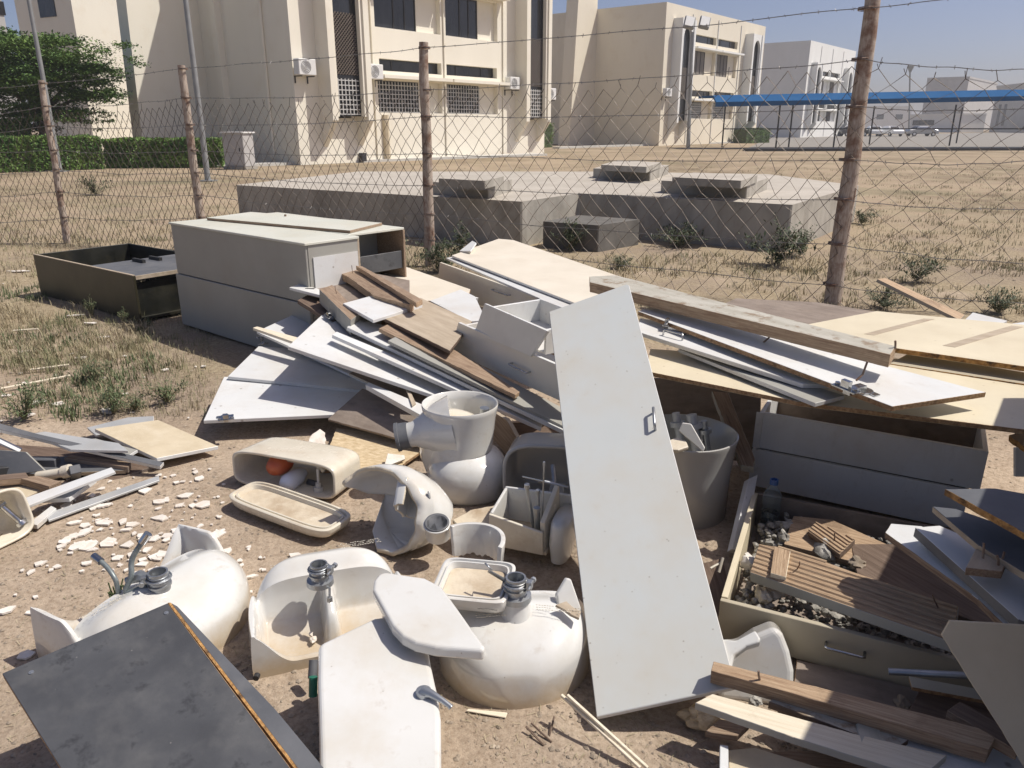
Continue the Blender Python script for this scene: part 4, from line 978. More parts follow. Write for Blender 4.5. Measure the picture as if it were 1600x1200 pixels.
# ------------------------------------------------------------------ right hand fan
o, M = slab('painted_beam', 'long beam with flaking grey painted top and nails, lying over the white doors', 'beam', [(921,432),(962,430),(1400,541),(1391,554),(922,441)], [(921,432,.80),(962,430,.805),(1391,554,.745)], .052, ('painted_wood','brown_wood'), wob=.002)
nail(M, (1399,543), .03, o, (0,.3), .004)
m = MB(); q = local(M, 1395, 552)
for (px, py, dz) in ((1348,585,.045),(1202,527,.03)):
    a = U(px, py, .69); m2 = MB(); m2.tube([a + V(.01,0,.05), a, a + V(-.025,-.01,-.02)], .004, 6); m2.build('nail', 'rusty_metal', o)
o, M = slab('door', 'long white wardrobe door under the painted beam with hinge and bare chipboard end', 'door', [(997,486),(1020,478),(1360,565),(1541,613),(1395,635)], [(997,486,.71),(1395,635,.62),(1541,613,.62)], .02, WC)
hinge(M, (1349,612), o, 1.5, 1.9)
o, M = slab('door', 'long white door below the painted beam with a bar handle near the leaning door', 'door', [(996,518),(1000,497),(1100,512),(1330,600),(1255,600)], [(996,518,.66),(1000,497,.67),(1255,600,.605)], .018, WW)
pull_handle(M, (1036,524), (1066,532), o)
hinge(M, (1072,520), o, .4, 1.6)
slab('wooden_strip', 'long narrow grey white strip ending in a square end under the hinged door', 'strip', [(1060,545),(1080,543),(1320,618),(1274,630)], [(1060,545,.61),(1080,543,.612),(1274,630,.575)], .016, ('grey_laminate','white_laminate'))
slab('large_board', 'large shaded olive cream panel lowest in the right hand fan with worn brown edge', 'panel', [(1010,580),(1016,545),(1240,560),(1400,560),(1640,600),(1640,676),(1250,628)], [(1016,545,.58),(1010,580,.57),(1640,676,.54)], .018, ('yellow_laminate','chip_edge'), wob=.002)
slab('brown_board', 'flat taupe board behind the painted beam, left of the yellow cream door', 'board', [(1120,480),(1150,466),(1275,472),(1370,487),(1270,510)], [(1120,480,.60),(1150,466,.61),(1270,510,.59)], .015, ('taupe_board','taupe_board'))
o, M = slab('door', 'large yellow cream door with two bare stripes at the right edge of the photo', 'door', [(1255,508),(1369,486),(1640,511),(1640,578),(1400,544)], [(1255,508,.64),(1369,486,.65),(1640,578,.62)], .022, ('yellow_laminate','burnt_edge'), wob=.002)
n = M.to_3x3() @ V(0,0,1)
for q in ([(1350,522),(1443,498),(1460,499),(1366,524)], [(1473,540),(1580,509),(1600,511),(1492,543)]):
    m = MB(); P = [local(M, *k) + n*.0012 for k in q]; P2 = [p - n*.004 for p in P]
    m.add(P + P2, [(0,1,2,3),(0,4,5,1),(1,5,6,2),(2,6,7,3),(3,7,4,0)]); m.build('bare_stripe', 'tan_board', o)
slab('door', 'second dark edged door directly under the yellow cream door', 'door', [(1390,568),(1420,552),(1640,588),(1640,606)], [(1390,568,.57),(1420,552,.58),(1640,604,.56)], .022, ('olive_laminate','burnt_edge'), wob=.003)
slab('wooden_plank', 'thin reddish plank leaning up against the fence right of the tall post', 'plank', [(1371,436),(1383,434),(1508,492),(1500,500)], [(1371,436,.70),(1383,434,.70),(1500,500,.52)], .02, ('brown_wood','grey_laminate'))
slab('white_offcut', 'small white offcut behind the yellow cream door at the right edge', 'offcut', [(1507,500),(1520,488),(1574,501),(1560,508)], [(1507,500,.60),(1520,488,.62),(1574,501,.61)], .016, WW)
slab('white_offcut', 'white board corner cut off by the right edge of the photo behind the yellow door', 'offcut', [(1570,507),(1640,498),(1640,512),(1600,512)], [(1570,507,.60),(1640,498,.61),(1600,512,.60)], .016, WW)
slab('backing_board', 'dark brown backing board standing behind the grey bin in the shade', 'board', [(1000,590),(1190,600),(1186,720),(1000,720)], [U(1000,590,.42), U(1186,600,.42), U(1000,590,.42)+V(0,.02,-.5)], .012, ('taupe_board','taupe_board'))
o, M = slab('wooden_post', 'broken wooden post end with white painted edge leaning beside the grey bin', 'post', [(1112,611),(1138,614),(1180,718),(1178,730),(1158,727)], [(1112,611,.41),(1138,614,.41),(1178,730,.22)], .04, ('old_wood','painted_wood'), wob=.004)

# ------------------------------------------------------------------ stacked drawers on the right
def open_box(root, F, L, W, Hb, t, mats, front=True):
    m = MB(); m.box(F, (0,0,-Hb), (L,t,0)); a = m.build('front_panel', mats[0], root, bevel=.0015)
    m = MB(); m.box(F, (0,t+.0005,-Hb), (t,W-t-.0005,-.001)); m.build('side_panel', mats[0], root, bevel=.0015)
    m = MB(); m.box(F, (L-t,t+.0005,-Hb), (L,W-t-.0005,-.001)); m.build('side_panel', mats[0], root, bevel=.0015)
    m = MB(); m.box(F, (0,W-t,-Hb), (L,W,0)); m.build('back_panel', mats[1], root, bevel=.0015)
    m = MB(); m.box(F, (t,t,-Hb+.004), (L-t,W-t,-Hb+.012)); m.build('bottom_panel', mats[1], root)
    return a
A, B2 = U(1187,644,.37), U(1545,706,.36)
F4 = frame(A, B2-A, (0,0,1)); L4 = (B2-A).length
root = thing('drawer', 'long white open drawer, upper one of the stacked pair at the right', 'drawer', A)
open_box(root, F4, L4, .42, .165, .018, ('white_laminate','taupe_board'))
m = MB(); m.box(F4, (-.012,-.006,-.165), (.017,-.0005,0)); m.build('corner_strip', 'white_laminate', root)
root = thing('drawer', 'long white drawer supporting the upper one, lower of the stacked pair', 'drawer', A + V(0,0,-.34))
open_box(root, F4 @ T_(-.01,-.012,-.17), L4*.97, .42, .175, .018, ('white_laminate','taupe_board'))
slab('white_board', 'bright white cut panel inside the dark corner right of the stacked drawers', 'panel', [(1587,700),(1640,690),(1640,745),(1587,745)], [(1587,745,.25),(1640,745,.25),(1587,700,.36)], .015, WW)
slab('broken_board', 'charred broken board end over the right corner of the upper drawer', 'board', [(1576,680),(1592,671),(1640,690),(1640,716),(1600,697)], [(1576,680,.42),(1592,671,.43),(1640,716,.42)], .025, ('taupe_board','burnt_edge'), wob=.01)
slab('white_strip', 'narrow shaded white box side standing left of the plastic bottle', 'strip', [(1170,748),(1184,742),(1162,864),(1144,858)], [(1170,748,.20),(1184,742,.20),(1144,858,.05)], .03, WW)

# ------------------------------------------------------------------ shallow box of rubble
A, B2 = U(1125,938,.15), U(1530,1040,.15)
F5 = frame(A, B2-A, (0,0,1)); L5 = (B2-A).length
Cq = U(1184,772,.15); W5 = (F5.inverted() @ Cq).y; X5 = (F5.inverted() @ Cq).x
root = thing('rubble_box', 'shallow cream box with a handle holding rubble, bottle and fluted planks', 'box', A + V(0,0,-.15))
m = MB(); m.box(F5, (0,0,-.135), (L5,.018,0)); fp = m.build('front_panel', 'olive_laminate', root, bevel=.0015)
Ms = frame(F5 @ V(.02,.02,0), (F5 @ V(X5,W5,0)) - (F5 @ V(.02,.02,0)), (0,0,1)); Ls = ((F5 @ V(X5,W5,0)) - (F5 @ V(.02,.02,0))).length
m = MB(); m.box(Ms, (0,0,-.14), (Ls,.02,.004)); m.build('side_panel', 'yellow_laminate', root, bevel=.0015)
m = MB(); m.box(F5, (X5,W5,-.14), (L5,W5+.016,0)); m.build('back_panel', 'taupe_board', root)
m = MB(); m.box(F5, (.02,.019,-.14), (L5,W5-.001,-.13)); m.build('bottom_panel', 'taupe_board', root)
a, c = F5 @ V(L5*.45,-.001,-.05), F5 @ V(L5*.60,-.001,-.05); yv = F5.to_3x3() @ V(0,-1,0)
m = MB(); m.tube([a, a + yv*.026, a.lerp(c,.06) + yv*.028, a.lerp(c,.94) + yv*.028, c + yv*.026, c], .0045, 8); m.build('handle', 'chrome', fp, smooth=True)
def lump(b, p, r, mi=0, seed=0, sub=2, flat=1):
    bm = bmesh.new(); bmesh.ops.create_icosphere(bm, subdivisions=sub, radius=1)
    sc_ = V(random.uniform(.7,1.2), random.uniform(.7,1.2), random.uniform(.6,1)*flat)
    off = random.random()*50
    vs = []
    for v in bm.verts:
        d = v.co.normalized(); k = 1 + noise.noise(d*1.6 + V(off,0,0))*.5 + noise.noise(d*4 + V(off,9,0))*.2
        vs.append(p + V(d.x*sc_.x, d.y*sc_.y, d.z*sc_.z)*k*r)
    b.add(vs, [tuple(v.index for v in f.verts) for f in bm.faces], mi); bm.free()
b = MB()
for _ in range(1700):
    x, y = random.uniform(.03, L5*.95), random.uniform(.03, W5-.03)
    if x < X5*y/W5 + .03: continue
    r = random.choice((.006,.008,.010,.013,.016)); lump(b, F5 @ V(x, y, -.125 + random.uniform(0,.075) + .03*(noise.noise(V(x*5,y*5,0)))), r, sub=1)
b.build('rubble', 'rubble')['kind'] = 'stuff'
for (px, py, z, r, lab, mt) in ((1192,930,.12,.030,'yellowish broken lump in the left near corner of the rubble box','pale_wood'), (1212,925,.12,.026,'cream chunk lying right of the yellowish lump in the rubble box','cream_laminate'),
        (1232,822,.11,.028,'grey rubble chunk beside the bottle base','rubble'), (1340,880,.14,.030,'pale stone chunk near the middle of the rubble box','stone'), (1225,840,.12,.024,'second grey chunk in front of the bottle','rubble'),
        (1290,865,.12,.045,'large rounded grey mortar lump behind the fluted plank','rubble'), (1172,880,.13,.03,'white rounded knob at the left end of the fluted plank','chip_white')):
    b = MB(); lump(b, U(px, py, z), r, sub=3); tag(b.build('rubble_chunk', mt, smooth=True, autos=40), lab, 'rubble')
# fluted planks
def fluted(label, px, anch, t, mats, grooves, name='fluted_plank'):
    o, M = slab(name, label, 'plank', px, anch, t, mats)
    L = [v.co for v in o.data.vertices][:len(px)]; ys = [v.y for v in L]; y0, y1 = min(ys), max(ys); n = grooves
    b = MB()
    for i in range(n):
        y = y0 + (y1-y0)*(i+.5)/n; xs = []
        N = len(px)
        for k in range(N):
            a, c = L[k], L[(k+1) % N]
            if (a.y-y)*(c.y-y) < 0: xs.append(a.x + (c.x-a.x)*(y-a.y)/(c.y-a.y))
        if len(xs) == 2:
            xs.sort(); w_ = (y1-y0)/n*.27
            b.add([M @ V(*q) for q in ((xs[0]+.003,y-w_,.0006),(xs[1]-.003,y-w_,.0006),(xs[1]-.003,y-w_*.45,.0045),(xs[0]+.003,y-w_*.45,.0045),(xs[0]+.003,y+w_*.45,.0045),(xs[1]-.003,y+w_*.45,.0045),(xs[1]-.003,y+w_,.0006),(xs[0]+.003,y+w_,.0006))], [(0,1,2,3),(3,2,5,4),(4,5,6,7),(0,3,4,7),(1,6,5,2)])
    b.build('fluting', mats[0], o)
    return o, M
o, M = fluted('long fluted brown decking plank crossing the rubble box, sunlit at its left end', [(1186,850),(1237,858),(1331,893),(1498,948),(1490,1004),(1172,894)], [(1186,850,.20),(1172,894,.19),(1498,948,.26)], .035, ('brown_wood','grey_laminate'), 8)
nail(M, (1245,890), .045, o, (-.5,.2)); nail(M, (1466,950), .05, o, (.3,.3))
slab('wood_block', 'short pale wooden block lying across the sunlit end of the fluted plank', 'block', [(1210,853),(1235,861),(1228,902),(1204,895)], [(1210,853,.222),(1235,861,.224),(1204,895,.217)], .016, ('brown_wood','pale_wood'))
o, M = fluted('small square fluted offcut near the bottle in the rubble box', [(1275,815),(1336,843),(1312,866),(1262,830)], [(1275,815,.16),(1336,843,.17),(1262,830,.155)], .02, ('brown_wood','dark_wood'), 6)
nail(M, (1304,845), .03, o)
slab('brown_board', 'flat brown board under the small fluted offcut', 'board', [(1240,806),(1300,812),(1430,870),(1420,900),(1225,850)], [(1240,806,.13),(1300,812,.14),(1225,850,.12)], .02, ('brown_wood','dark_wood'))
slab('brown_board', 'long dark board in shade behind the fluted plank reaching the right side', 'board', [(1330,850),(1400,850),(1600,960),(1560,985),(1340,900)], [(1330,850,.14),(1400,850,.15),(1560,985,.16)], .02, ('dark_wood','dark_wood'))
# bottle
p = U(1200,832,.02); root = thing('plastic_bottle', 'clear plastic water bottle half full, standing in the rubble box', 'bottle', p)
prof = [(0,.030),(.006,.036),(.05,.036),(.055,.034),(.06,.036),(.10,.036),(.105,.034),(.11,.036),(.15,.036),(.17,.033),(.195,.020),(.205,.0145),(.222,.0145)]
m = MB(); m.loft(T_(*p), [(z,0,0,r,r,2) for z, r in prof] + [(.222,0,0,.0132,.0132,2)] + [(z,0,0,r-.0012,r-.0012,2) for z, r in prof[::-1][1:-1]], 24, cap1=True); m.build('bottle_body', 'pet', root, smooth=True, autos=50)
m = MB(); m.loft(T_(*p), [(.008,0,0,.0345,.0345,2),(.05,0,0,.0345,.0345,2),(.09,0,0,.0345,.0345,2)], 24); m.build('water', 'water', root, smooth=True, autos=50)
m = MB(); m.loft(T_(*p), [(.212,0,0,.0165,.0165,2),(.232,0,0,.0165,.0165,2),(.232,0,0,.012,.012,2),(.224,0,0,.012,.012,2)], 20); m.build('neck_ring', 'blue_cap', root, smooth=True, autos=50)

# ------------------------------------------------------------------ boards on the right edge
slab('scorched_board', 'dark slate board with a crumbling orange brown edge at the right edge', 'board', [(1476,764),(1556,763),(1760,800),(1840,950),(1600,832)], [(1476,764,.61),(1556,763,.62),(1600,832,.60)], .02, ('slate_laminate','burnt_edge'), wob=.004)
slab('slate_board', 'dark board with brown edge just under the scorched one, pointing left', 'board', [(1457,791),(1494,795),(1740,880),(1740,980),(1530,853)], [(1457,791,.53),(1494,795,.535),(1530,853,.52)], .02, ('slate_laminate','tan_board'))
o, M = slab('nailed_block', 'short wooden block end with three bent nails at the right', 'block', [(1531,845),(1560,805),(1605,825),(1577,867),(1566,893),(1509,887)], [(1531,845,.51),(1577,867,.51),(1509,887,.50)], .022, ('tan_board','old_wood'))
nail(M, (1536,872), .04, o, (.1,.1), .003); nail(M, (1560,883), .03, o, (-.2,.1), .003); nail(M, (1565,880), .03, o, (.2,0), .003)
m = MB(); q = local(M, 1556, 870); m.tube([q, q + (M.to_3x3() @ V(0,0,.004))], .006, 8); m.build('screw_head', 'chrome', o)
slab('white_board', 'pointed white panel with a bare brown edge aimed left over the rubble box', 'panel', [(1383,832),(1392,818),(1440,822),(1600,905),(1700,985),(1584,988),(1565,972),(1528,936)], [(1383,832,.41),(1440,822,.42),(1584,988,.39)], .02, ('white_laminate','old_wood'), wob=.002)
slab('white_board', 'grey white board lying on the pointed panel near the right edge', 'panel', [(1430,824),(1468,821),(1720,930),(1720,1020),(1592,968)], [(1430,824,.46),(1468,821,.46),(1592,968,.43)], .03, ('white_laminate','slate_laminate'))
Q0 = U(1482,970,.46); Qn = V(-.42,-.80,.42).normalized(); Q1 = Qn.cross(V(0,0,1)).normalized()
slab('door', 'large shaded beige door leaning in the bottom right corner with worn pale edge', 'door', [(1471,993),(1484,970),(1980,1000),(2000,1500),(1790,1500)], [Q0, Q0 + Q1, Q0 + Qn.cross(Q1)], .02, ('olive_laminate','sand_board'), wob=.002)
m = MB(); a, c = U(1388,1049,.18), U(1560,1058,.22); m.tube([a, c], .009, 14); o = m.build('metal_pipe', 'galvanised', smooth=True, autos=50); tag(o, 'dull metal pipe in the shade below the rubble box handle', 'pipe')
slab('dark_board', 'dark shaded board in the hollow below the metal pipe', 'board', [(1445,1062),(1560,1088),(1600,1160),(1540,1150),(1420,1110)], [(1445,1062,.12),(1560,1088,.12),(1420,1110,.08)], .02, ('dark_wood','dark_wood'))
# timbers bottom right
o, M = slab('wooden_beam', 'wooden beam end with a bent nail casting its shadow on the leaning door', 'beam', [(1115,1033),(1330,1086),(1560,1145),(1545,1172),(1227,1080),(1111,1048)], [(1115,1033,.195),(1560,1145,.20),(1111,1048,.19)], .045, ('brown_wood','old_wood'), wob=.0015)
nail(M, (1187,1062), .03, o, (.2,.1), .003)
slab('pale_plank', 'pale cream plank lying in front of the wooden beam at the bottom', 'plank', [(1086,1098),(1113,1084),(1330,1145),(1480,1180),(1440,1215),(1240,1152)], [(1086,1098,.15),(1113,1084,.152),(1440,1215,.15)], .022, ('pale_wood','grey_laminate'), wob=.0015)
slab('grey_strip', 'weathered grey strip between the beam and the pale plank', 'strip', [(1201,1096),(1208,1092),(1420,1156),(1400,1170)], [(1201,1096,.15),(1208,1092,.15),(1400,1170,.15)], .022, ('painted_wood','dark_wood'), wob=.004)
slab('wood_block', 'small brown wooden offcut on the ground under the pale plank', 'block', [(1102,1143),(1124,1123),(1172,1131),(1152,1150)], [(1102,1143,.05),(1124,1123,.055),(1152,1150,.05)], .02, ('old_wood','old_wood'))
slab('white_board', 'white board along the bottom edge at the lower right', 'board', [(1365,1131),(1480,1134),(1640,1165),(1640,1240),(1385,1215)], [(1365,1131,.14),(1640,1165,.14),(1385,1215,.13)], .02, ('white_laminate','pale_wood'), wob=.003)
slab('grey_block', 'worn grey block with a nail beside the white board at the bottom', 'block', [(1338,1130),(1370,1128),(1385,1175),(1350,1180)], [(1338,1130,.155),(1370,1128,.155),(1350,1180,.15)], .014, ('painted_wood','painted_wood'), wob=.004)
slab('tan_board', 'sandy board cut off by the bottom edge under the pale plank', 'board', [(1138,1172),(1180,1168),(1380,1230),(1140,1230)], [(1138,1172,.04),(1180,1168,.045),(1140,1230,.04)], .015, ('sand_board','chip_edge'))
slab('white_strip', 'short white upright strip at the bottom edge left of the sandy board', 'strip', [(1125,1163),(1138,1165),(1139,1240),(1124,1240)], [(1125,1163,.07),(1138,1165,.07),(1124,1240,.05)], .02, WW)
for k, (a, c, z0, z1, lab) in enumerate((((877,1086),(1000,1200),.09,.02,'thin white split stick pointing up at the big basin, left one of two'), ((886,1086),(1012,1200),.10,.02,'thin white split stick beside its twin below the leaning door'))):
    m = MB(); m.box(frame(U(*a,z0), U(*c,z1)-U(*a,z0), (0,0,1)), (0,-.004,-.004), ((U(*c,z1)-U(*a,z0)).length,.004,.004)); tag(m.build('thin_stick', 'pale_wood', bevel=.001), lab, 'stick')
b = MB(); lump(b, U(1100,1118,.03), .055, sub=4, flat=.7); tag(b.build('dirt_clod', 'osb_board'), 'clod of compressed straw and dirt under the pale plank', 'clod')
slab('wood_splinter', 'small reddish splinter of wood beside the big basin and the leaning door', 'splinter', [(868,945),(885,939),(908,955),(905,966)], [(868,945,.22),(885,939,.22),(905,966,.20)], .01, ('tan_board','tan_board'), wob=.008)
slab('flat_stick', 'flat yellowish stick on the sand below the big basin', 'stick', [(728,1110),(732,1107),(793,1113),(790,1121)], [(728,1110,.006),(732,1107,.006),(790,1121,.006)], .004, ('pale_wood','pale_wood'))

# more broken boards filling the dark lower right
slab('dark_board', 'dark sheet added in place of ground shade between the leaning door and the rubble box', 'board', [(1060,890),(1130,872),(1142,935),(1110,985),(1075,960)], [(1060,890,.03),(1130,872,.05),(1110,985,.03)], .018, ('dark_wood','dark_wood'), wob=.003)  # dark sheet added to stand in for shade on the bare ground
slab('brown_board', 'broad brown board flat on the ground between the wooden beam and the rubble box', 'board', [(1245,1030),(1440,1078),(1430,1125),(1300,1098),(1240,1078)], [(1245,1030,.03),(1440,1078,.03),(1240,1078,.03)], .015, ('taupe_board','chip_edge'), wob=.004)
slab('olive_board', 'narrow olive board under the metal pipe in front of the rubble box', 'board', [(1420,1056),(1560,1082),(1556,1098),(1425,1074)], [(1420,1056,.14),(1560,1082,.16),(1425,1074,.13)], .014, ('olive_laminate','chip_edge'))
slab('grey_board', 'splintered grey board under the grey strip, left of the grey block', 'board', [(1215,1108),(1235,1100),(1345,1136),(1340,1160),(1300,1150)], [(1215,1108,.09),(1235,1100,.09),(1300,1150,.09)], .018, ('painted_wood','old_wood'), wob=.006)
slab('brown_board', 'brown board on the ground at the bottom edge under the white board', 'board', [(1180,1175),(1300,1172),(1480,1215),(1400,1240),(1170,1220)], [(1180,1175,.03),(1300,1172,.03),(1170,1220,.03)], .015, ('old_wood','chip_edge'), wob=.003)
slab('wooden_plank', 'short dark plank end sticking out from under the large beige door', 'plank', [(1480,1110),(1500,1096),(1600,1150),(1590,1172)], [(1480,1110,.20),(1500,1096,.20),(1590,1172,.20)], .03, ('dark_wood','old_wood'), wob=.004)
for i, (px, py, r, lab) in enumerate(((1235,1112,.022,'pale crumpled lump behind the pale plank'), (1180,1095,.018,'small grey lump under the end of the leaning door'), (1410,1100,.02,'brown lump in the hollow below the pipe'), (1150,958,.02,'grey stone at the corner of the rubble box'))):
    b = MB(); lump(b, U(px, py, .03), r, sub=3); tag(b.build('lump', ('chip_white','rubble','stone','rubble')[i], smooth=True, autos=40), lab, 'lump')

# ------------------------------------------------------------------ the leaning door
o, M = slab('door', 'big pale grey wardrobe door leaning on the heap in the centre, bar handle on its right side', 'door', [(858,487),(979,444),(983,446),(1150,1073),(932,1120)], [(932,1120,.05),(983,446,.87),(858,487,.76)], .018, ('door_laminate','white_laminate'), bevel=.002)
a, c = local(M, 1024, 643), local(M, 1010, 676); n = M.to_3x3() @ V(0,0,1)
pull_handle(M, (1022,645), (1024,672), o, 'galvanised', .03, .0055)

# ------------------------------------------------------------------ dark board bottom left
o, M = slab('dark_board', 'large dark grey board with screw caps covering a basin in the bottom left corner', 'board', [(3,1052),(262,942),(480,1235),(120,1240),(95,1200)], [(3,1052,.30),(262,942,.33),(480,1235,.22)], .018, ('dark_laminate','chip_edge'))
n = M.to_3x3() @ V(0,0,1)
m = MB(); P = [local(M, *k) for k in ((262,942),(267,942),(492,1235),(486,1235))]; m.add([p + n*.001 for p in P] + [p - n*.018 for p in P], [(0,1,2,3),(4,7,6,5),(0,4,5,1),(1,5,6,2),(2,6,7,3),(3,7,4,0)]); m.build('chipboard_edge', 'burnt_edge', o)
m = MB(); P = [local(M, *k) for k in ((268,942),(277,947),(430,1108),(535,1235),(493,1235))]; m.add([p - n*.001 for p in P] + [p - n*.018 for p in P], [(0,1,2,3,4),(9,8,7,6,5)] + [(i, i+5, (i+1)%5+5, (i+1)%5) for i in range(5)]); m.build('edge_strip', 'slate_laminate', o)
for q in ((49,1051),(260,958)):
    p = local(M, *q); m = MB(); m.tube([p, p + n*.002], .006, 14); m.tube([p + n*.002, p + n*.0026], .0028, 10); m.build('screw_cap', 'galvanised', o)

# ------------------------------------------------------------------ board heap at the left edge
slab('sand_board', 'square sandy board with white edges lying on the right end of the left heap', 'board', [(148,670),(247,656),(341,697),(245,716)], [(148,670,.09),(247,656,.07),(245,716,.07)], .018, ('sand_board','white_laminate'))
slab('grey_strip', 'grey white strip sticking out behind the sandy board', 'strip', [(136,668),(200,652),(240,650),(240,662),(150,680)], [(136,668,.05),(240,650,.05),(150,680,.05)], .012, ('trim_metal','white_laminate'))
slab('grey_board', 'pale grey panel half under the sandy board, left heap', 'panel', [(46,678),(70,674),(185,692),(200,704),(110,702)], [(46,678,.17),(70,674,.17),(200,704,.12)], .014, ('trim_metal','white_laminate'))
slab('grey_board', 'lower grey panel with dark gap above it, left heap beside the sandy board', 'panel', [(105,688),(150,685),(215,703),(200,712),(140,702)], [(105,688,.10),(150,685,.10),(200,712,.08)], .014, ('grey_laminate','white_laminate'))
slab('white_board', 'long white edged board forming the top edge of the heap at the left edge', 'panel', [(-40,662),(-20,656),(60,678),(256,722),(250,729)], [(-40,662,.24),(-20,656,.245),(250,729,.05)], .02, ('slate_laminate','white_laminate'))
slab('white_strip', 'white rail sloping up over the bits of wood in the left heap', 'strip', [(20,790),(22,784),(174,730),(180,737),(34,794)], [(20,790,.06),(174,730,.12),(34,794,.06)], .012, WW)
slab('grey_board', 'small grey white tray corner under the sloping white rail', 'panel', [(58,780),(108,778),(150,748),(136,752),(70,772)], [(58,780,.05),(108,778,.05),(150,748,.06)], .02, ('trim_metal','white_laminate'))
slab('metal_trim', 'long bluish metal trim strip lying on the sand right of the left heap', 'trim', [(70,803),(248,743),(249,750),(76,813)], [(70,803,.02),(248,743,.02),(76,813,.018)], .01, ('trim_metal','trim_metal'))
slab('tan_board', 'flat tan board on the ground inside the left heap', 'board', [(-30,765),(25,752),(75,760),(30,783),(-20,795)], [(-30,765,.03),(25,752,.03),(30,783,.03)], .012, ('sand_board','tan_board'))
slab('wooden_beam', 'short brown timber lying in the shadow of the left heap', 'beam', [(27,746),(60,743),(95,752),(76,760)], [(27,746,.07),(60,743,.07),(76,760,.065)], .035, ('old_wood','old_wood'))
slab('dark_board', 'dark board at the back inside the left heap', 'board', [(-40,722),(110,712),(200,726),(195,735),(-40,745)], [(-40,722,.06),(110,712,.06),(195,735,.03)], .02, ('slate_laminate','tan_board'))
slab('white_piece', 'short white stick piece below the sloping rail near the left cistern', 'offcut', [(44,818),(80,790),(88,794),(58,820)], [(44,818,.03),(80,790,.03),(58,820,.028)], .02, ('ceramic','ceramic'))
for i, (px, py, q, lab) in enumerate(((60,722,.05,'grey metal offcut sticking up inside the left heap'), (12,735,.06,'dark pipe piece at the left edge of the left heap'), (118,737,.035,'small dark block in the shadow of the left heap'))):
    p = U(px, py, .06); m = MB(); m.box(T_(*p) @ Rz(i*1.1) @ Ry(.3*i), (-.09+.02*i,-.02,-.02), (.09,.025,.02)); tag(m.build('offcut', 'slate_laminate' if i != 1 else 'dark_steel', bevel=.003), lab, 'offcut')
slab('dark_board', 'wide dark board lying flat under the white edged board, left heap', 'board', [(-40,690),(100,700),(240,728),(150,760),(-40,770)], [(-40,690,.035),(100,700,.035),(240,728,.02)], .018, ('dark_wood','taupe_board'))
slab('grey_board', 'grey board leaning in the dark behind the short timber, left heap', 'board', [(-40,700),(40,706),(70,735),(20,742),(-40,735)], [(-40,700,.16),(40,706,.14),(20,742,.05)], .015, ('slate_laminate','grey_laminate'))
slab('wooden_strip', 'brown strip crossing under the white edged board, left heap', 'strip', [(100,715),(112,711),(205,722),(200,730)], [(100,715,.07),(112,711,.07),(205,722,.05)], .03, ('old_wood','taupe_board'))
slab('wooden_strip', 'second brown strip nearest the left edge, left heap', 'strip', [(-30,752),(-20,744),(40,738),(45,746)], [(-30,752,.08),(-20,744,.08),(45,746,.07)], .03, ('dark_wood','old_wood'))
slab('white_strip', 'thin white strip on edge at the left end of the heap', 'strip', [(-30,678),(-20,674),(35,700),(30,706)], [(-30,678,.20),(-20,674,.20),(35,700,.12)], .012, WW)
p = U(82,738,.06); m = MB(); m.tube([p + V(-.07,0,-.02), p + V(.05,.0,.0)], .022, 12); m.tube([p + V(.05,0,0), p + V(.085,0,.01)], .03, 10); tag(m.build('pipe_fitting', 'ceramic_cream', smooth=True, autos=40), 'cream pipe fitting lying in the shade of the left heap', 'pipe fitting')

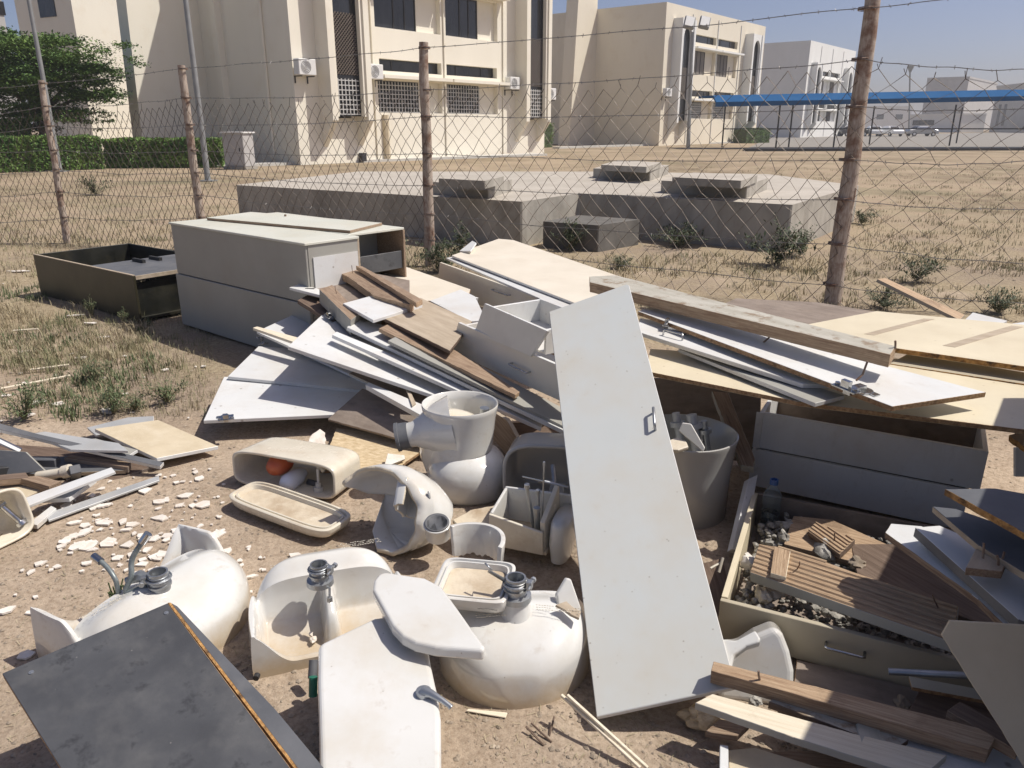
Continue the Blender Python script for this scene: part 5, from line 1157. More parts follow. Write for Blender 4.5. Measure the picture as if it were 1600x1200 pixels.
# ================================================================== SANITARY WARE
def sm(a, b, x):
    t = min(1, max(0, (x-a)/(b-a))); return t*t*(3-2*t)
def basin(name, lab, M, w_, d, h, mat='ceramic_basin', back=.045, ends=.10, trough=.30, chan=True, nx=110, ny=110, zmin=-.02, drain=.45, rim=.035):
    """washbasin lying upside down: domed bowl, and behind it the hollow below the tap ledge with a thin back wall"""
    root = thing(name, lab, 'washbasin', M.translation, M=M)
    def hw(y):
        t = y/d
        if t < .30: return w_/2*(.97 + .03*math.sin(t/.30*math.pi/2))
        q = (t-.30)/.70; return w_/2*max(0.0, 1-q**2.5)**.5
    wt = .022
    yb = trough*d
    def height(x, y, u):
        t = (y-yb)/(d-yb)
        au = abs(u)
        side = max(0, 1-au**4.5)**.5
        if t >= 0: prof = (.80 + .20*sm(0,.35,t)) * max(0, 1-max(0, t-.12)**2.3/(.88**2.3))**.5
        else: prof = .80
        zd = rim + (h-rim)*side*prof if side*prof > .001 else 0.0
        edge = min(1, (1-au)/.035) if au < 1 else 0
        edge = math.sin(min(1, max(0, edge))*math.pi/2)
        if t >= 0: edge = min(edge, math.sin(min(1, max(0, (d-y)/(.03*d)))*math.pi/2))
        # hollow under the ledge
        side_in = sm(w_/2-.055, w_/2-.028, abs(x))
        k_in = (1-side_in) * sm(wt, wt+.016, y) * (1-sm(yb-.03, yb+.012, y))
        wall = back + (ends)*sm(.45,1.0,au)**1.3
        base = zd*(.55+.45*sm(0,yb,y)) if y < yb else zd
        sw = (back+ends)*sm(w_/2-.05, w_/2-.022, abs(x))*(1-sm(yb, yb+.16, y)) if ends > 0 else 0
        zz = max(base, sw)
        if y < yb:
            top = max(wall*(1-sm(.0,yb*.5,y)) + base*sm(.0,yb,y), sw)
            zz = top*(1-k_in) + (.012 + .05*sm(yb*.3,yb,y))*k_in
        if chan:
            c = math.exp(-(x/.026)**4)
            if y < yb+.02: zz = max(zz, (zd*.92 - .10*(1-sm(0,yb,y)))*c*sm(.03,.09,y))
        return max(zz*(.25+.75*edge) if edge < 1 else zz, 0)*1.0
    vs = []
    for j in range(ny+1):
        y = d*(1-(1-j/ny)**1.25)
        W = hw(min(y, d*.9999))
        for i in range(nx+1):
            u = -1 + 2*i/nx; u = math.sin(u*math.pi/2)*.55 + u*.45
            x = u*W; vs.append(V(x, y, height(x, y, u)))
    n = nx+1
    fs = [(j*n+i, j*n+i+1, (j+1)*n+i+1, (j+1)*n+i) for j in range(ny) for i in range(nx)]
    # skirt
    rimv = [i for i in range(n)] + [j*n+nx for j in range(1, ny+1)] + [ny*n+i for i in range(nx-1, -1, -1)] + [j*n for j in range(ny-1, 0, -1)]
    k = len(vs); vs += [V(vs[i].x, vs[i].y, zmin) for i in rimv]; m = len(rimv)
    fs += [(rimv[a], k+a, k+(a+1) % m, rimv[(a+1) % m]) for a in range(m)]
    mk('bowl', vs, fs, mat, root, M=M, world=False, smooth=True, autos=55)
    return root, lambda x, y: M @ V(x, y, height(x, y, x/max(hw(y), .01)))
def drain_fitting(root, p, up, r=.032, h=.07, mat='galvanised', side=V(1,0,0)):
    F = frame(p, side, up)
    m = MB(); m.loft(F, [(-.01,0,0,r*1.55,r*1.55,2),(.006,0,0,r*1.5,r*1.5,2),(.009,0,0,r*1.05,r*1.05,2),(h*.35,0,0,r*1.02,r*1.02,2),(h*.37,0,0,r*1.18,r*1.18,2),(h*.45,0,0,r*1.18,r*1.18,2),(h*.47,0,0,r,r,2),(h,0,0,r,r,2),(h,0,0,r*.82,r*.82,2),(h*.3,0,0,r*.82,r*.82,2)], 28)
    f = m.build('drain_fitting', mat, root, smooth=True, autos=35)
    m = MB()
    for k in range(3): m.tube([F @ V(math.cos(a)*r*1.03, math.sin(a)*r*1.03, h*(.6+.12*k)) for a in [i*math.pi/10 for i in range(21)]], .0018, 5)
    m.build('thread', mat, f, smooth=True)
    m = MB(); zc_ = h*.72
    m.tube([F @ V(math.cos(a)*r*1.22, math.sin(a)*r*1.22, zc_) for a in [i*math.pi/9 for i in range(17)]], .0035, 6)
    m.box(F, (r*1.1,-.010,zc_-.012), (r*1.65,.010,zc_+.012)); m.tube([F @ V(r*1.5,-.028,zc_), F @ V(r*1.5,.03,zc_)], .004, 8); m.tube([F @ V(r*1.5,.022,zc_), F @ V(r*1.5,.032,zc_)], .009, 6)
    m.build('clamp', mat, f, bevel=.001)
    m = MB()
    for a in (0, math.pi/2): m.box(F @ Rz(a), (-r*.8,-.003,h*.55), (r*.8,.003,h*.6))
    m.build('grating', mat, f)
    return f
def bumps(root, pts, n=60, name='embossed_text'):
    """illegible raised lettering"""
    m = MB()
    for (p, u, v, nn) in pts:
        for r_ in range(3):
            x = 0
            while x < .13:
                wl = random.uniform(.003,.007)
                if random.random() < .8:
                    a = p + u*x + v*(r_*.011)
                    m.tube([a + nn*.0004, a + u*wl*.5 + v*random.uniform(-.003,.003) + nn*.0012, a + u*wl + nn*.0004], .0011, 4)
                x += wl + .003
    return m.build(name, 'ceramic_cream', root)

# basin 1: far left one, hollow side up-left, hoses and drain on it
Cc = U(215, 985, .06)
ax = (U(285,865,.05) - U(62,1000,.05)); ax.z = 0; ax.normalize()
yv = V(ax.y, -ax.x, 0)       # from the back wall towards the dome
o0 = (U(285,865,.06) + U(62,1000,.06))/2; o0.z = 0
Mb = frame(o0, -ax, V(0,0,1)) if (V(0,0,1).cross(-ax)).dot(yv) > 0 else frame(o0, ax, V(0,0,1))
r_, top = basin('washbasin', 'upturned white washbasin at far left carrying two grey hoses and a pipe collar', Mb, .60, .46, .19, back=.05, ends=.13)
pd = hit(250, 915, Mb @ V(0,.15,.19), V(0,0,1))
f = drain_fitting(r_, V(pd.x, pd.y, .165), (Mb.to_3x3() @ V(.05,-.05,1)), .030, .075, side=V(-1,-.3,0))
q = V(pd.x, pd.y, .19)
a = U(190,915,.14)
for pts, rr in (([q + V(-.04,0,.0), U(197,925,.17), U(205,900,.22), U(207,872,.27), U(230,836,.34)], .0085), ([q + V(-.05,0,-.01), U(190,930,.15), U(180,905,.21), U(166,885,.24), U(148,870,.26)], .008)):
    m = MB(); P = []
    for i in range(len(pts)-1):
        for k in range(6):
            t = k/6; p0, p1, p2, p3 = pts[max(i-1,0)], pts[i], pts[i+1], pts[min(i+2,len(pts)-1)]
            P.append(.5*((2*p1)+(-p0+p2)*t+(2*p0-5*p1+4*p2-p3)*t*t+(-p0+3*p1-3*p2+p3)*t**3))
    P.append(pts[-1]); m.tube(P, rr, 8); h_ = m.build('hose', 'hose', r_, smooth=True)
    m = MB(); d = (P[-1]-P[-3]).normalized(); m.tube([P[-1]-d*.03, P[-1]+d*.006], rr*1.5, 10); m.build('hose_end', 'chrome', h_, smooth=True, autos=40)
m = MB(); g0 = U(222,908,.19); m.tube([g0 + V(-.05,.0,.0), g0 + V(-.01,.01,.012), g0 + V(.03,0,.005)], [.012,.02,.014], 8); m.build('tap_tail', 'galvanised', r_, smooth=True, autos=40)
bumps(r_, [(top(.12,.20), (-ax)*1.0, yv*-1, V(0,0,1))])
b = MB()
for _ in range(26):
    p = U(187+random.uniform(-14,14), 940+random.uniform(-10,6), .06); b.tube([p, p + V(random.uniform(-.02,.02), random.uniform(-.02,.02), random.uniform(.02,.07))], .0025, 4)
tag(b.build('weed', 'weed_leaf'), 'tuft of grass growing out of the hollow of the far left basin', 'plant')

# basin 2: hollow towards the camera
A2, B2_ = U(392,1060,.0), U(640,1010,.0)
ax = (B2_-A2); ax.z = 0; ax.normalize(); wB = .50
Mb = frame(A2 + ax*wB/2, ax, V(0,0,1)) @ Rx(R(0))
r_, top = basin('washbasin', 'upturned white washbasin with its stained hollow facing the camera, second from left', Mb, wB, .40, .225, back=.030, ends=.11, trough=.52, chan=True)
pt = hit(500, 905, Mb @ V(0,.30,.21), V(0,0,1)); f = drain_fitting(r_, V(pt.x, pt.y, .205), V(-.02,.0,1), .027, .06, 'galvanised', side=V(1,-.2,0))
q = U(515,918,.20); m = MB(); m.tube([q, q + V(0,-.01,-.03)], .004, 8); m.tube([q + V(0,-.01,-.028), q + V(0,-.012,-.042)], .010, 6); m.build('bolt', 'galvanised', r_)
bumps(r_, [(top(-.17,.28), ax, V(-ax.y,ax.x,0), V(0,0,1))])
bumps(r_, [(top(.06,.31), ax, V(-ax.y,ax.x,0), V(0,0,1))])
q = U(403,1053,.035); m = MB(); m.tube([q + V(0,-.004,0), q + V(0,-.02,0)], .009, 12); m.build('bolt_hole', 'black_rubber', r_)
q = U(490,999,.03); b = MB(); lump(b, q, .012, sub=2); lump(b, q + V(-.01,.01,.012), .008, sub=2); tag(b.build('shard', 'chip_white'), 'tiny white shard lying in the hollow of the second basin', 'shard')

# basin 3: plain dome towards the camera
Cf = U(800,1100,.0)
Mb = frame(V(Cf.x, Cf.y + .40, 0), V(-1,-.04,0), V(0,0,1))
r_, top = basin('washbasin', 'upturned white washbasin with rust stained lower rim, left of the leaning door', Mb, .475, .42, .20, back=.05, ends=-.0, trough=.24, chan=False, rim=.06)
pt = hit(806, 935, V(0,0,.235), V(0,0,1)); m = MB(); m.loft(T_(pt.x, pt.y, .16), [(0,0,0,.062,.062,2),(.03,0,0,.048,.048,2),(.065,0,0,.042,.042,2),(.08,0,0,.040,.040,2)], 28); m.build('outlet_neck', 'ceramic', r_, smooth=True, autos=50)
f = drain_fitting(r_, V(pt.x, pt.y, .245), V(0,0,1), .030, .062, 'galvanised', side=V(1,-.3,0))
q = V(pt.x-.03, pt.y, .295); m = MB(); m.tube([q, q + V(-.05,.02,.02), U(768,890,.33), U(758,880,.34)], [.006,.005,.003,.003], 8); m.build('chain_rod', 'galvanised', f, smooth=True)
bumps(r_, [(U(735,966,.205), V(1,.15,0).normalized(), V(0,1,0), V(0,-.3,1).normalized())])
bumps(r_, [(U(838,952,.21), V(1,-.15,0).normalized(), V(0,1,0), V(0,-.3,1).normalized())])

# basin remains right of the door
Q0 = U(1190,1085,.02); Qn = V(-.25,-.9,.45).normalized(); Q1 = Qn.cross(V(0,0,1)).normalized()
slab('washbasin', 'half hidden white basin standing on edge in shade right of the leaning door', 'washbasin', [(1120,1095),(1128,1010),(1150,1012),(1180,992),(1212,979),(1224,992),(1234,1018),(1241,1050),(1240,1085),(1230,1105)], [Q0, Q0 + Q1, Q0 + Qn.cross(Q1)], .14, ('ceramic','ceramic'), bevel=.018, seg=4)
slab('ceramic_shard', 'pointed sunlit ceramic piece behind the right edge of the leaning door', 'shard', [(1112,985),(1130,998),(1150,1000),(1180,984),(1189,998),(1186,1004),(1166,1010),(1147,1024),(1140,1060),(1110,1060)], [(1112,985,.20),(1180,984,.22),(1140,1060,.14)], .03, ('ceramic','ceramic'), bevel=.008, seg=3)
slab('ceramic_shard', 'curved white ceramic peak between the big basin and the leaning door', 'shard', [(870,930),(886,903),(893,905),(912,960),(905,980),(874,962)], [(870,930,.22),(886,903,.26),(905,980,.12)], .02, ('ceramic','ceramic'), bevel=.006, seg=3)

# upturned toilet pan
pb = U(725,790,0); ctr = V(pb.x + .01, pb.y + .17, 0); Mt = T_(*ctr)
root = thing('toilet_pan', 'whole white toilet pan standing upside down with its hollow base upwards, in the centre', 'toilet', ctr)
m = MB()
m.loft(Mt, [(-.02,0,0,.15,.15,2.3),(.0,0,0,.165,.165,2.3),(.012,0,0,.172,.175,2.3),(.06,.0,0,.183,.185,2.3),(.11,0,0,.178,.182,2.3),(.15,-.003,0,.160,.168,2.3),(.175,-.008,.01,.140,.150,2.2),(.19,-.02,.02,.128,.135,2.1)], 56, cap1=False)
m.build('bowl', 'ceramic', root, smooth=True, autos=60)
m = MB()
secs = [(.12,-.045,.03,.150,.150,2),(.20,-.040,.03,.150,.150,2),(.28,-.033,.03,.152,.152,2),(.34,-.032,.03,.158,.157,2),(.375,-.032,.03,.166,.163,2),(.392,-.032,.03,.1685,.166,2),(.398,-.032,.03,.166,.163,2),(.395,-.032,.03,.160,.157,2),(.36,-.032,.03,.154,.151,2),(.28,-.033,.03,.142,.142,2),(.20,-.04,.03,.13,.13,2)]
m.loft(Mt, secs, 56, cap0=False); m.build('pedestal', 'ceramic', root, smooth=True, autos=60)
m = MB(); a, c = ctr + V(-.06,.0,.30), ctr + V(-.275,-.02,.262)
m.tube([a, a.lerp(c,.35), a.lerp(c,.6), a.lerp(c,.8), c], [.14,.115,.080,.056,.052], 32); m.tube([ctr + V(-.12,.02,.02), ctr + V(-.13,.02,.15), ctr + V(-.10,.02,.30)], [.05,.085,.12], 28)
tr = m.build('outlet_trap', 'ceramic', root, smooth=True, autos=60)
m = MB(); d = (c-a).normalized(); F = frame(c - d*.02, d.cross(V(0,0,1)), d); m.loft(F, [(0,0,0,.058,.058,2),(.04,0,0,.060,.060,2),(.042,0,0,.064,.064,2),(.055,0,0,.064,.064,2),(.055,0,0,.048,.048,2),(.01,0,0,.046,.046,2)], 28); m.build('pipe_collar', 'slate_laminate', tr, smooth=True, autos=40)
m = MB(); m.loft(Mt @ T_(-.05,.03,.26) @ Ry(.25), [(0,0,0,.10,.09,2.4),(.05,0,0,.10,.085,2.4),(.085,0,0,.07,.06,2.4),(.095,0,0,.03,.03,2)], 28); m.build('inner_bowl', 'ceramic_cream', root, smooth=True, autos=60)
m = MB(); m.tube([ctr + V(.07,.06,.28), ctr + V(.075,.055,.365)], .022, 14); m.build('pipe_stub', 'galvanised', root, smooth=True, autos=40)
m = MB(); m.tube([ctr + V(-.09,.175,.375), ctr + V(-.09,.20,.376)], .004, 8); m.build('bolt_hole', 'black_rubber', root)

# cistern shells
def tank(root, M, w_, h, d, t, mat, name='body', e=5, taper=.93, n=64, flare=0):
    """rounded box, opening at z=0 side (towards -z ... opening faces +z)"""
    m = MB(); a, b_ = w_/2, h/2
    m.loft(M, [(-d,0,0,a*taper*.90,b_*taper*.86,e),(-d+.012,0,0,a*taper*.975,b_*taper*.96,e),(-d+.03,0,0,a*taper,b_*taper,e),(-.012,0,0,a,b_,e),(-.003,0,0,a,b_,e),(0,0,0,a-.003,b_-.003,e),(0,0,0,a-t+.003,b_-t+.003,e),(-.004,0,0,a-t,b_-t,e),(-d+.03,0,0,a*taper-t,b_*taper-t,e),(-d+t,0,0,a*taper-t-.02,b_*taper-t-.02,e)], n)
    return m.build(name, mat, root, smooth=True, autos=60)
# cistern lying open towards the camera
A, B2 = U(372,757,.0), U(520,785,.0); axx = (B2-A); wt_ = axx.length + .01; axx.normalize(); back = V(-axx.y, axx.x, 0)
hT = .17; o_ = (A+B2)/2 + V(0,0,hT/2 + .004)
Mk = frame(o_, axx, (-back + V(0,0,.06)))
root = thing('cistern', 'white toilet cistern on its side with red ball and white float inside', 'cistern', (A+B2)/2)
tank(root, Mk, wt_+.03, hT, .24, .013, 'ceramic_cream', taper=.97)
def IK(x, y, z): return Mk @ V(x, y, z)
m = MB(); m.loft(frame(IK(-.06,.02,-.07), axx, back), [(-.07,0,0,.004,.004,2),(-.062,0,0,.032,.032,2),(-.03,0,0,.047,.047,2),(.0,0,0,.05,.05,2),(.03,0,0,.047,.047,2),(.062,0,0,.032,.032,2),(.07,0,0,.004,.004,2)], 26); fl = m.build('float_ball', 'red_plastic', root, smooth=True)
m = MB(); m.tube([IK(-.02,.045,-.07), IK(.13,.045,-.07), IK(.17,.02,-.07)], [.011,.009,.011], 8); m.build('float_arm', 'ceramic_cream', fl, smooth=True)
m = MB(); m.loft(frame(IK(.015,-.04,-.035), axx, back + V(.8,0,0)), [(-.05,0,0,.01,.01,2),(-.045,0,0,.028,.028,2),(-.02,0,0,.040,.040,2),(.05,0,0,.038,.038,2),(.10,0,0,.02,.02,2)], 24); m.build('float_cup', 'float_white', root, smooth=True, autos=50)
m = MB(); m.tube([IK(.15,-.06,-.05), IK(.15,.035,-.05)], .006, 8); m.tube([IK(.15,-.075,-.05), IK(.15,-.05,-.05)], .022, 12); m.tube([IK(.15,-.05,-.05), IK(.15,-.03,-.05)], .013, 10); m.build('fill_valve', 'ceramic', root, smooth=True, autos=40)
m = MB(); m.tube([IK(.06,-.06,-.10), IK(.12,-.065,-.10)], .014, 10); m.build('flush_pipe', 'slate_laminate', root, smooth=True)
# its lid, upside down in front
def tray(root, M, w_, d, h, t, mat, inner=None, e=5):
    m = MB(); a, b_ = w_/2, d/2
    m.loft(M, [(0,0,0,a*.92,b_*.9,e),(.006,0,0,a*.965,b_*.955,e),(h*.6,0,0,a,b_,e),(h*.93,0,0,a,b_,e),(h,0,0,a-.004,b_-.004,e),(h,0,0,a-t,b_-t,e),(h*.75,0,0,a-t-.004,b_-t-.004,e),(h*.75,0,0,a-t*1.8,b_-t*1.8,e),(h*.95,0,0,a-t*1.9,b_-t*1.9,e),(h*.95,0,0,a-t*2.4,b_-t*2.4,e),(h*.35,0,0,a-t*3.2,b_-t*3.2,e)], 64, cap1=False)
    o = m.build('lid_body', mat, root, smooth=True, autos=50)
    m = MB(); m.loft(M @ T_(0,0,h*.30), [(0,0,0,a-t*3.1,b_-t*3.1,e),(.012,0,0,a-t*3.1,b_-t*3.1,e)], 64); m.build('inner_face', inner or mat, root, smooth=True, autos=30)
    return o
A, B2 = U(362,790,.02), U(498,842,.02); axx = B2-A; Lw = axx.length; axx.normalize(); back = V(-axx.y, axx.x, 0)
Mk = frame(A.lerp(B2,.5) + back*.085 + V(0,0,.0), axx, V(.06,-.10,1))
root = thing('cistern_cover', 'upside down dusty cistern lid on the sand below the open cistern', 'cistern lid', Mk.translation, M=Mk)
tray(root, Mk, Lw+.08, .19, .042, .012, 'ceramic_cream', 'ceramic_dirty')
# lid turned over on the toilet pieces, sandy inside
A, B2 = U(676,928,.25), U(783,943,.25); axx = B2-A; Lw = axx.length; axx.normalize(); back = V(-axx.y, axx.x, 0)
Mk = frame(A.lerp(B2,.5) + back*.085 + V(0,0,-.03), axx, V(.0,-.06,1)) @ Rz(.06)
root = thing('cistern_cover', 'x', 'cistern lid', Mk.translation, M=Mk)
root['label'] = 'upside down white cistern lid with dried mud inside and dark marks on its side'
tray(root, Mk, Lw+.022, .205, .046, .009, 'ceramic', 'ceramic_dirty', e=7)
m = MB(); y0 = -.1045
for i in range(22):
    x = .032 + i*.0026
    m.tube([Mk @ V(x, y0, .022 + random.uniform(-.0025,.0025)), Mk @ V(x+.0022, y0, .022 + random.uniform(-.0025,.0025))], .0007, 4)
m.build('marks', 'ink', root)
# curved broken piece behind this lid
def shell(name, label, M, secs, a0, a1, t, mats, n=48, cat='shard', jag=.0):
    root = thing(name, label, cat, M.translation, M=M)
    m = MB(); m.loft(M, secs, n, a0=a0, a1=a1)
    if jag:
        N = n+1
        for i in range(N):
            m.v[i] += M.to_3x3() @ V(0, 0, noise.noise(V(i*.35, 3, 0))*jag)
    o = m.build('shell', mats, root, smooth=True, autos=60)
    s = o.modifiers.new('thickness', 'SOLIDIFY'); s.thickness = t; s.offset = 0; s.use_even_offset = True
    if len(mats) > 1: s.material_offset_rim = 1
    b_ = o.modifiers.new('bevel', 'BEVEL'); b_.width = .002; b_.segments = 2; b_.limit_method = 'ANGLE'; b_.angle_limit = R(50)
    return root, o
p = U(735,880,.16)
shell('ceramic_shard', 'curved white broken bowl wall standing behind the muddy lid', T_(p.x+.0, p.y+.03, .12), [(0,0,0,.10,.10,2.2),(.06,0,0,.105,.105,2.2),(.115,0,0,.11,.11,2.2)], -.15*math.pi, .72*math.pi, .016, ('ceramic','ceramic'), jag=.02)
# big broken bowl: arch with its open rim towards the lower left
c0 = U(588,800,.14)
Mk = T_(*c0); root = thing('broken_toilet_bowl', 'large broken toilet bowl on its side, its jagged rim arching beside the open cistern', 'toilet', c0, M=Mk)
nA, nB = V(-.50,-.80,.32).normalized(), V(-.80,-.10,.55).normalized()
rings = [  # offset along the body, centre shift, half width, half height, first and last angle
    (V(0,0,0), .195, .165, -78, 158), (V(.035,.03,-.004), .200, .165, -95, 168), (V(.075,.05,-.010), .195, .158, -118, 180), (V(.12,.06,-.02), .175, .142, -150, 200),
    (V(.165,.06,-.03), .148, .122, -180, 180), (V(.205,.05,-.038), .115, .098, -180, 180), (V(.24,.035,-.045), .080, .075, -180, 180), (V(.26,.03,-.048), .045, .045, -180, 180), (V(.265,.03,-.05), .01, .01, -180, 180)]
m = MB(); vs = []; fs = []; NN = 80
for i, (off, ra, rb, g0_, g1_) in enumerate(rings):
    t = i/(len(rings)-1); n = nA.lerp(nB, t).normalized(); e1 = V(-n.y, n.x, 0).normalized(); e2 = n.cross(e1).normalized()
    if e1.x < 0: e1 = -e1
    if e2.z < 0: e2 = -e2
    if g1_-g0_ < 350: g0_ += noise.noise(V(i*.9,1,0))*10; g1_ += noise.noise(V(i*.9,5,0))*10
    else: g0_, g1_ = -180, 180
    for k in range(NN+1):
        a = R(g0_ + (g1_-g0_)*k/NN)
        jag = noise.noise(V(k*.16,2,0))*.022 if i == 0 else 0
        vs.append(c0 + off + e1*(math.cos(a)*ra) + e2*(math.sin(a)*rb) + n*jag)
for i in range(len(rings)-1):
    for k in range(NN): fs.append((i*(NN+1)+k, i*(NN+1)+k+1, (i+1)*(NN+1)+k+1, (i+1)*(NN+1)+k))
vs = [V(v.x, v.y, max(v.z, .012)) for v in vs]
m.add(vs, fs); o = m.build('shell', ('ceramic','raw_ceramic'), root, smooth=True, autos=60)
s_ = o.modifiers.new('thickness', 'SOLIDIFY'); s_.thickness = .017; s_.offset = 0; s_.material_offset_rim = 1
m = MB(); F = frame(U(683,822,.16), V(1,0,0), V(.10,-.30,1)); m.loft(F, [(-.05,0,0,.045,.045,2),(0,0,0,.047,.047,2),(.006,0,0,.050,.050,2),(.014,0,0,.050,.050,2),(.016,0,0,.046,.046,2),(.016,0,0,.039,.039,2),(.002,0,0,.037,.037,2),(-.03,0,0,.036,.036,2)], 36); c_ = m.build('outlet_collar', 'ceramic', root, smooth=True, autos=45)
m = MB(); m.loft(F, [(.017,0,0,.046,.046,2),(.022,0,0,.044,.044,2),(.017,0,0,.038,.038,2)], 36); m.build('rubber_seal', 'slate_laminate', c_, smooth=True)
# small fractured cup with wire beside the bowl
Mk = frame(U(645,780,.20), V(.9,-.3,.2), V(.5,.5,.6)); root, o = shell('ceramic_shard', 'angular broken ceramic box piece perched above the broken bowl', Mk, [(-.05,0,0,.045,.06,5),(.06,0,0,.05,.065,5)], 0, 1.5*math.pi, .012, ('ceramic','raw_ceramic'), jag=.02)
for pts, lab in (([U(655,806,.16), U(668,790,.19), U(671,778,.22), U(670,768,.245)], 'bent plastic rod sticking up beside the outlet collar'), ([U(650,800,.12), U(662,775,.2), U(648,755,.25)], 'thin curved wire behind the broken bowl')):
    m = MB(); m.tube(pts, .0055 if 'rod' in lab else .0025, 8); tag(m.build('rod', 'ceramic_grey' if 'rod' in lab else 'dark_steel', smooth=True), lab, 'rod')
slab('ceramic_shard', 'broken ceramic slab with mud between the toilet pan and the muddy lid', 'shard', [(706,812),(735,796),(775,788),(770,820),(762,835),(728,838)], [(706,812,.10),(775,788,.13),(762,835,.08)], .02, ('ceramic_dirty','raw_ceramic'), bevel=.004, wob=.006)
# smooth D shaped lid
slab('cistern_cover', 'smooth white D shaped lid lying across the two front basins', 'cistern lid', [(582,921),(584,906),(592,896),(602,893),(664,902),(690,915),(712,945),(734,976),(757,1008),(756,1016),(680,1010),(648,1003),(628,993),(612,976),(598,950)], [(592,896,.29),(664,902,.29),(757,1010,.285)], .036, ('ceramic','ceramic'), bevel=.010, seg=4)
# cistern face up bottom centre
o, M = slab('cistern', 'big white cistern shell lying face up at the bottom centre with a flush lever', 'cistern', [(497,1008),(505,1002),(585,964),(600,962),(658,985),(667,995),(673,1034),(680,1066),(684,1082),(689,1120),(690,1240),(500,1240),(496,1060)], [(497,1008,.235),(594,966,.235),(690,1240,.215)], .20, ('ceramic','ceramic'), bevel=.014, seg=4)
n = M.to_3x3() @ V(0,0,1)
a, c = local(M, 662, 1085), local(M, 705, 1108)
m = MB(); m.tube([a - n*.01, a + n*.012], .019, 20); m.tube([a + n*.008, a.lerp(c,.3) + n*.014, a.lerp(c,.7) + n*.012, c + n*.006], [.015,.010,.007,.006], 12); m.tube([c.lerp(a,.05) + n*.006, c + n*.004], .007, 10); m.build('flush_lever', 'galvanised', o, smooth=True, autos=50)
p = U(489,1088,.03); m = MB(); m.tube([p, p + V(0,.02,.05)], .012, 14); tag(m.build('plastic_fitting', 'green_plastic', smooth=True, autos=40), 'green plastic fitting in the dark gap left of the big cistern', 'fitting')
p = U(488,1060,.05); m = MB(); m.tube([p, p + V(.0,.03,.04)], .013, 12); tag(m.build('plastic_fitting', 'slate_laminate', smooth=True, autos=40), 'grey fitting above the green one in the dark gap', 'fitting')

# cistern at the left edge, opening towards the sand
A, B2 = U(-55,880,.0), U(46,832,.0); axx = B2-A; Lw = axx.length; axx.normalize(); back = V(-axx.y, axx.x, 0)
Mk = frame(A.lerp(B2,.5) + V(0,0,.105) + back*.0, axx, -back + V(0,0,.25))
root = thing('cistern', 'white cistern cut off by the left edge, opening facing the sand', 'cistern', A.lerp(B2,.5))
tank(root, Mk, Lw+.05, .21, .16, .011, 'ceramic_cream', taper=.95, e=4.2)
m = MB(); m.tube([Mk @ V(.09,.03,-.07), Mk @ V(.12,-.05,-.05)], .011, 12); m.tube([Mk @ V(.12,-.05,-.05), Mk @ V(.125,-.065,-.045)], .022, 12); m.tube([Mk @ V(.07,.035,-.07), Mk @ V(.10,.045,-.06)], .012, 8); m.build('fill_valve', 'chrome', root, smooth=True, autos=40)

# grey cistern behind the leaning door and the broken one in front of it
p = U(845,815,.0); Mk = frame(V(p.x+.02, p.y+.10, .15), V(1,-.10,0), V(-.25,-.9,.05))
root = thing('cistern', 'shaded grey cistern behind the broken one, left of the leaning door', 'cistern', p)
tank(root, Mk, .36, .29, .22, .014, 'ceramic_grey', e=3.4)
m = MB(); m.tube([Mk @ V(-.11,-.09,.002), Mk @ V(-.11,-.095,.035)], .014, 16); m.build('outlet_stub', 'slate_laminate', root, smooth=True, autos=40)
m = MB(); m.tube([Mk @ V(.03,.05,-.02), Mk @ V(.04,.0,.03), Mk @ V(.03,-.03,.05)], .012, 12); m.tube([Mk @ V(-.03,.0,.04), Mk @ V(.04,.0,.03)], .008, 10); m.tube([Mk @ V(.05,-.05,.0), Mk @ V(.05,-.03,.06)], .03, 14); m.build('fill_valve', 'galvanised', root, smooth=True, autos=40)
p = U(830,880,.0); root = thing('broken_cistern', 'broken open cistern with metal rods standing in it, beside the leaning door', 'cistern', p)
Mk = frame(V(p.x+.00, p.y+.09, .055), V(1,-.38,0), V(-.05,-.10,1))
m = MB()
def wallp(m, M, a, c, h0, h1, zb=0, t=.012):
    d = (c-a); d.z = 0; nn = V(-d.y, d.x, 0).normalized()*t
    vs = [a+V(0,0,zb), c+V(0,0,zb), c+nn+V(0,0,zb), a+nn+V(0,0,zb), a+V(0,0,h0), c+V(0,0,h1), c+nn+V(0,0,h1), a+nn+V(0,0,h0)]
    m.add([M @ v for v in vs], [(0,3,2,1),(4,5,6,7),(0,1,5,4),(1,2,6,5),(2,3,7,6),(3,0,4,7)])
m = MB(); wallp(m, Mk, V(-.13,-.09,0), V(.08,-.09,0), .14, .10); m.build('front_wall', 'ceramic_cream', root, bevel=.004, seg=2)
m = MB(); wallp(m, Mk, V(-.13,.08,0), V(.17,.08,0), .155, .17); m.build('back_wall', 'ceramic', root, bevel=.004, seg=2)
m = MB(); wallp(m, Mk, V(-.13,.079,0), V(-.13,-.077,0), .155, .14); m.build('end_wall', 'ceramic', root, bevel=.004, seg=2)
m = MB(); wallp(m, Mk, V(.082,-.07,0), V(.10,.06,0), .13, .22, t=.02); m.build('partition', 'ceramic_cream', root, bevel=.004, seg=2)
m = MB(); m.loft(Mk @ T_(.125,.0,-.04), [(0,0,0,.035,.075,2.6),(.08,.005,0,.045,.085,2.6),(.16,.01,.0,.04,.08,2.6),(.175,.01,0,.03,.07,2.6)], 36); m.build('rounded_end', 'ceramic', root, smooth=True, autos=60)
m = MB(); m.box(Mk, (-.125,-.085,0), (.09,.085,.012)); m.build('floor', 'ceramic_dirty', root)
m = MB(); m.box(Mk, (.083,-.02,.06), (.0815,.05,.15)); m.build('stain', 'teal_stain', root)
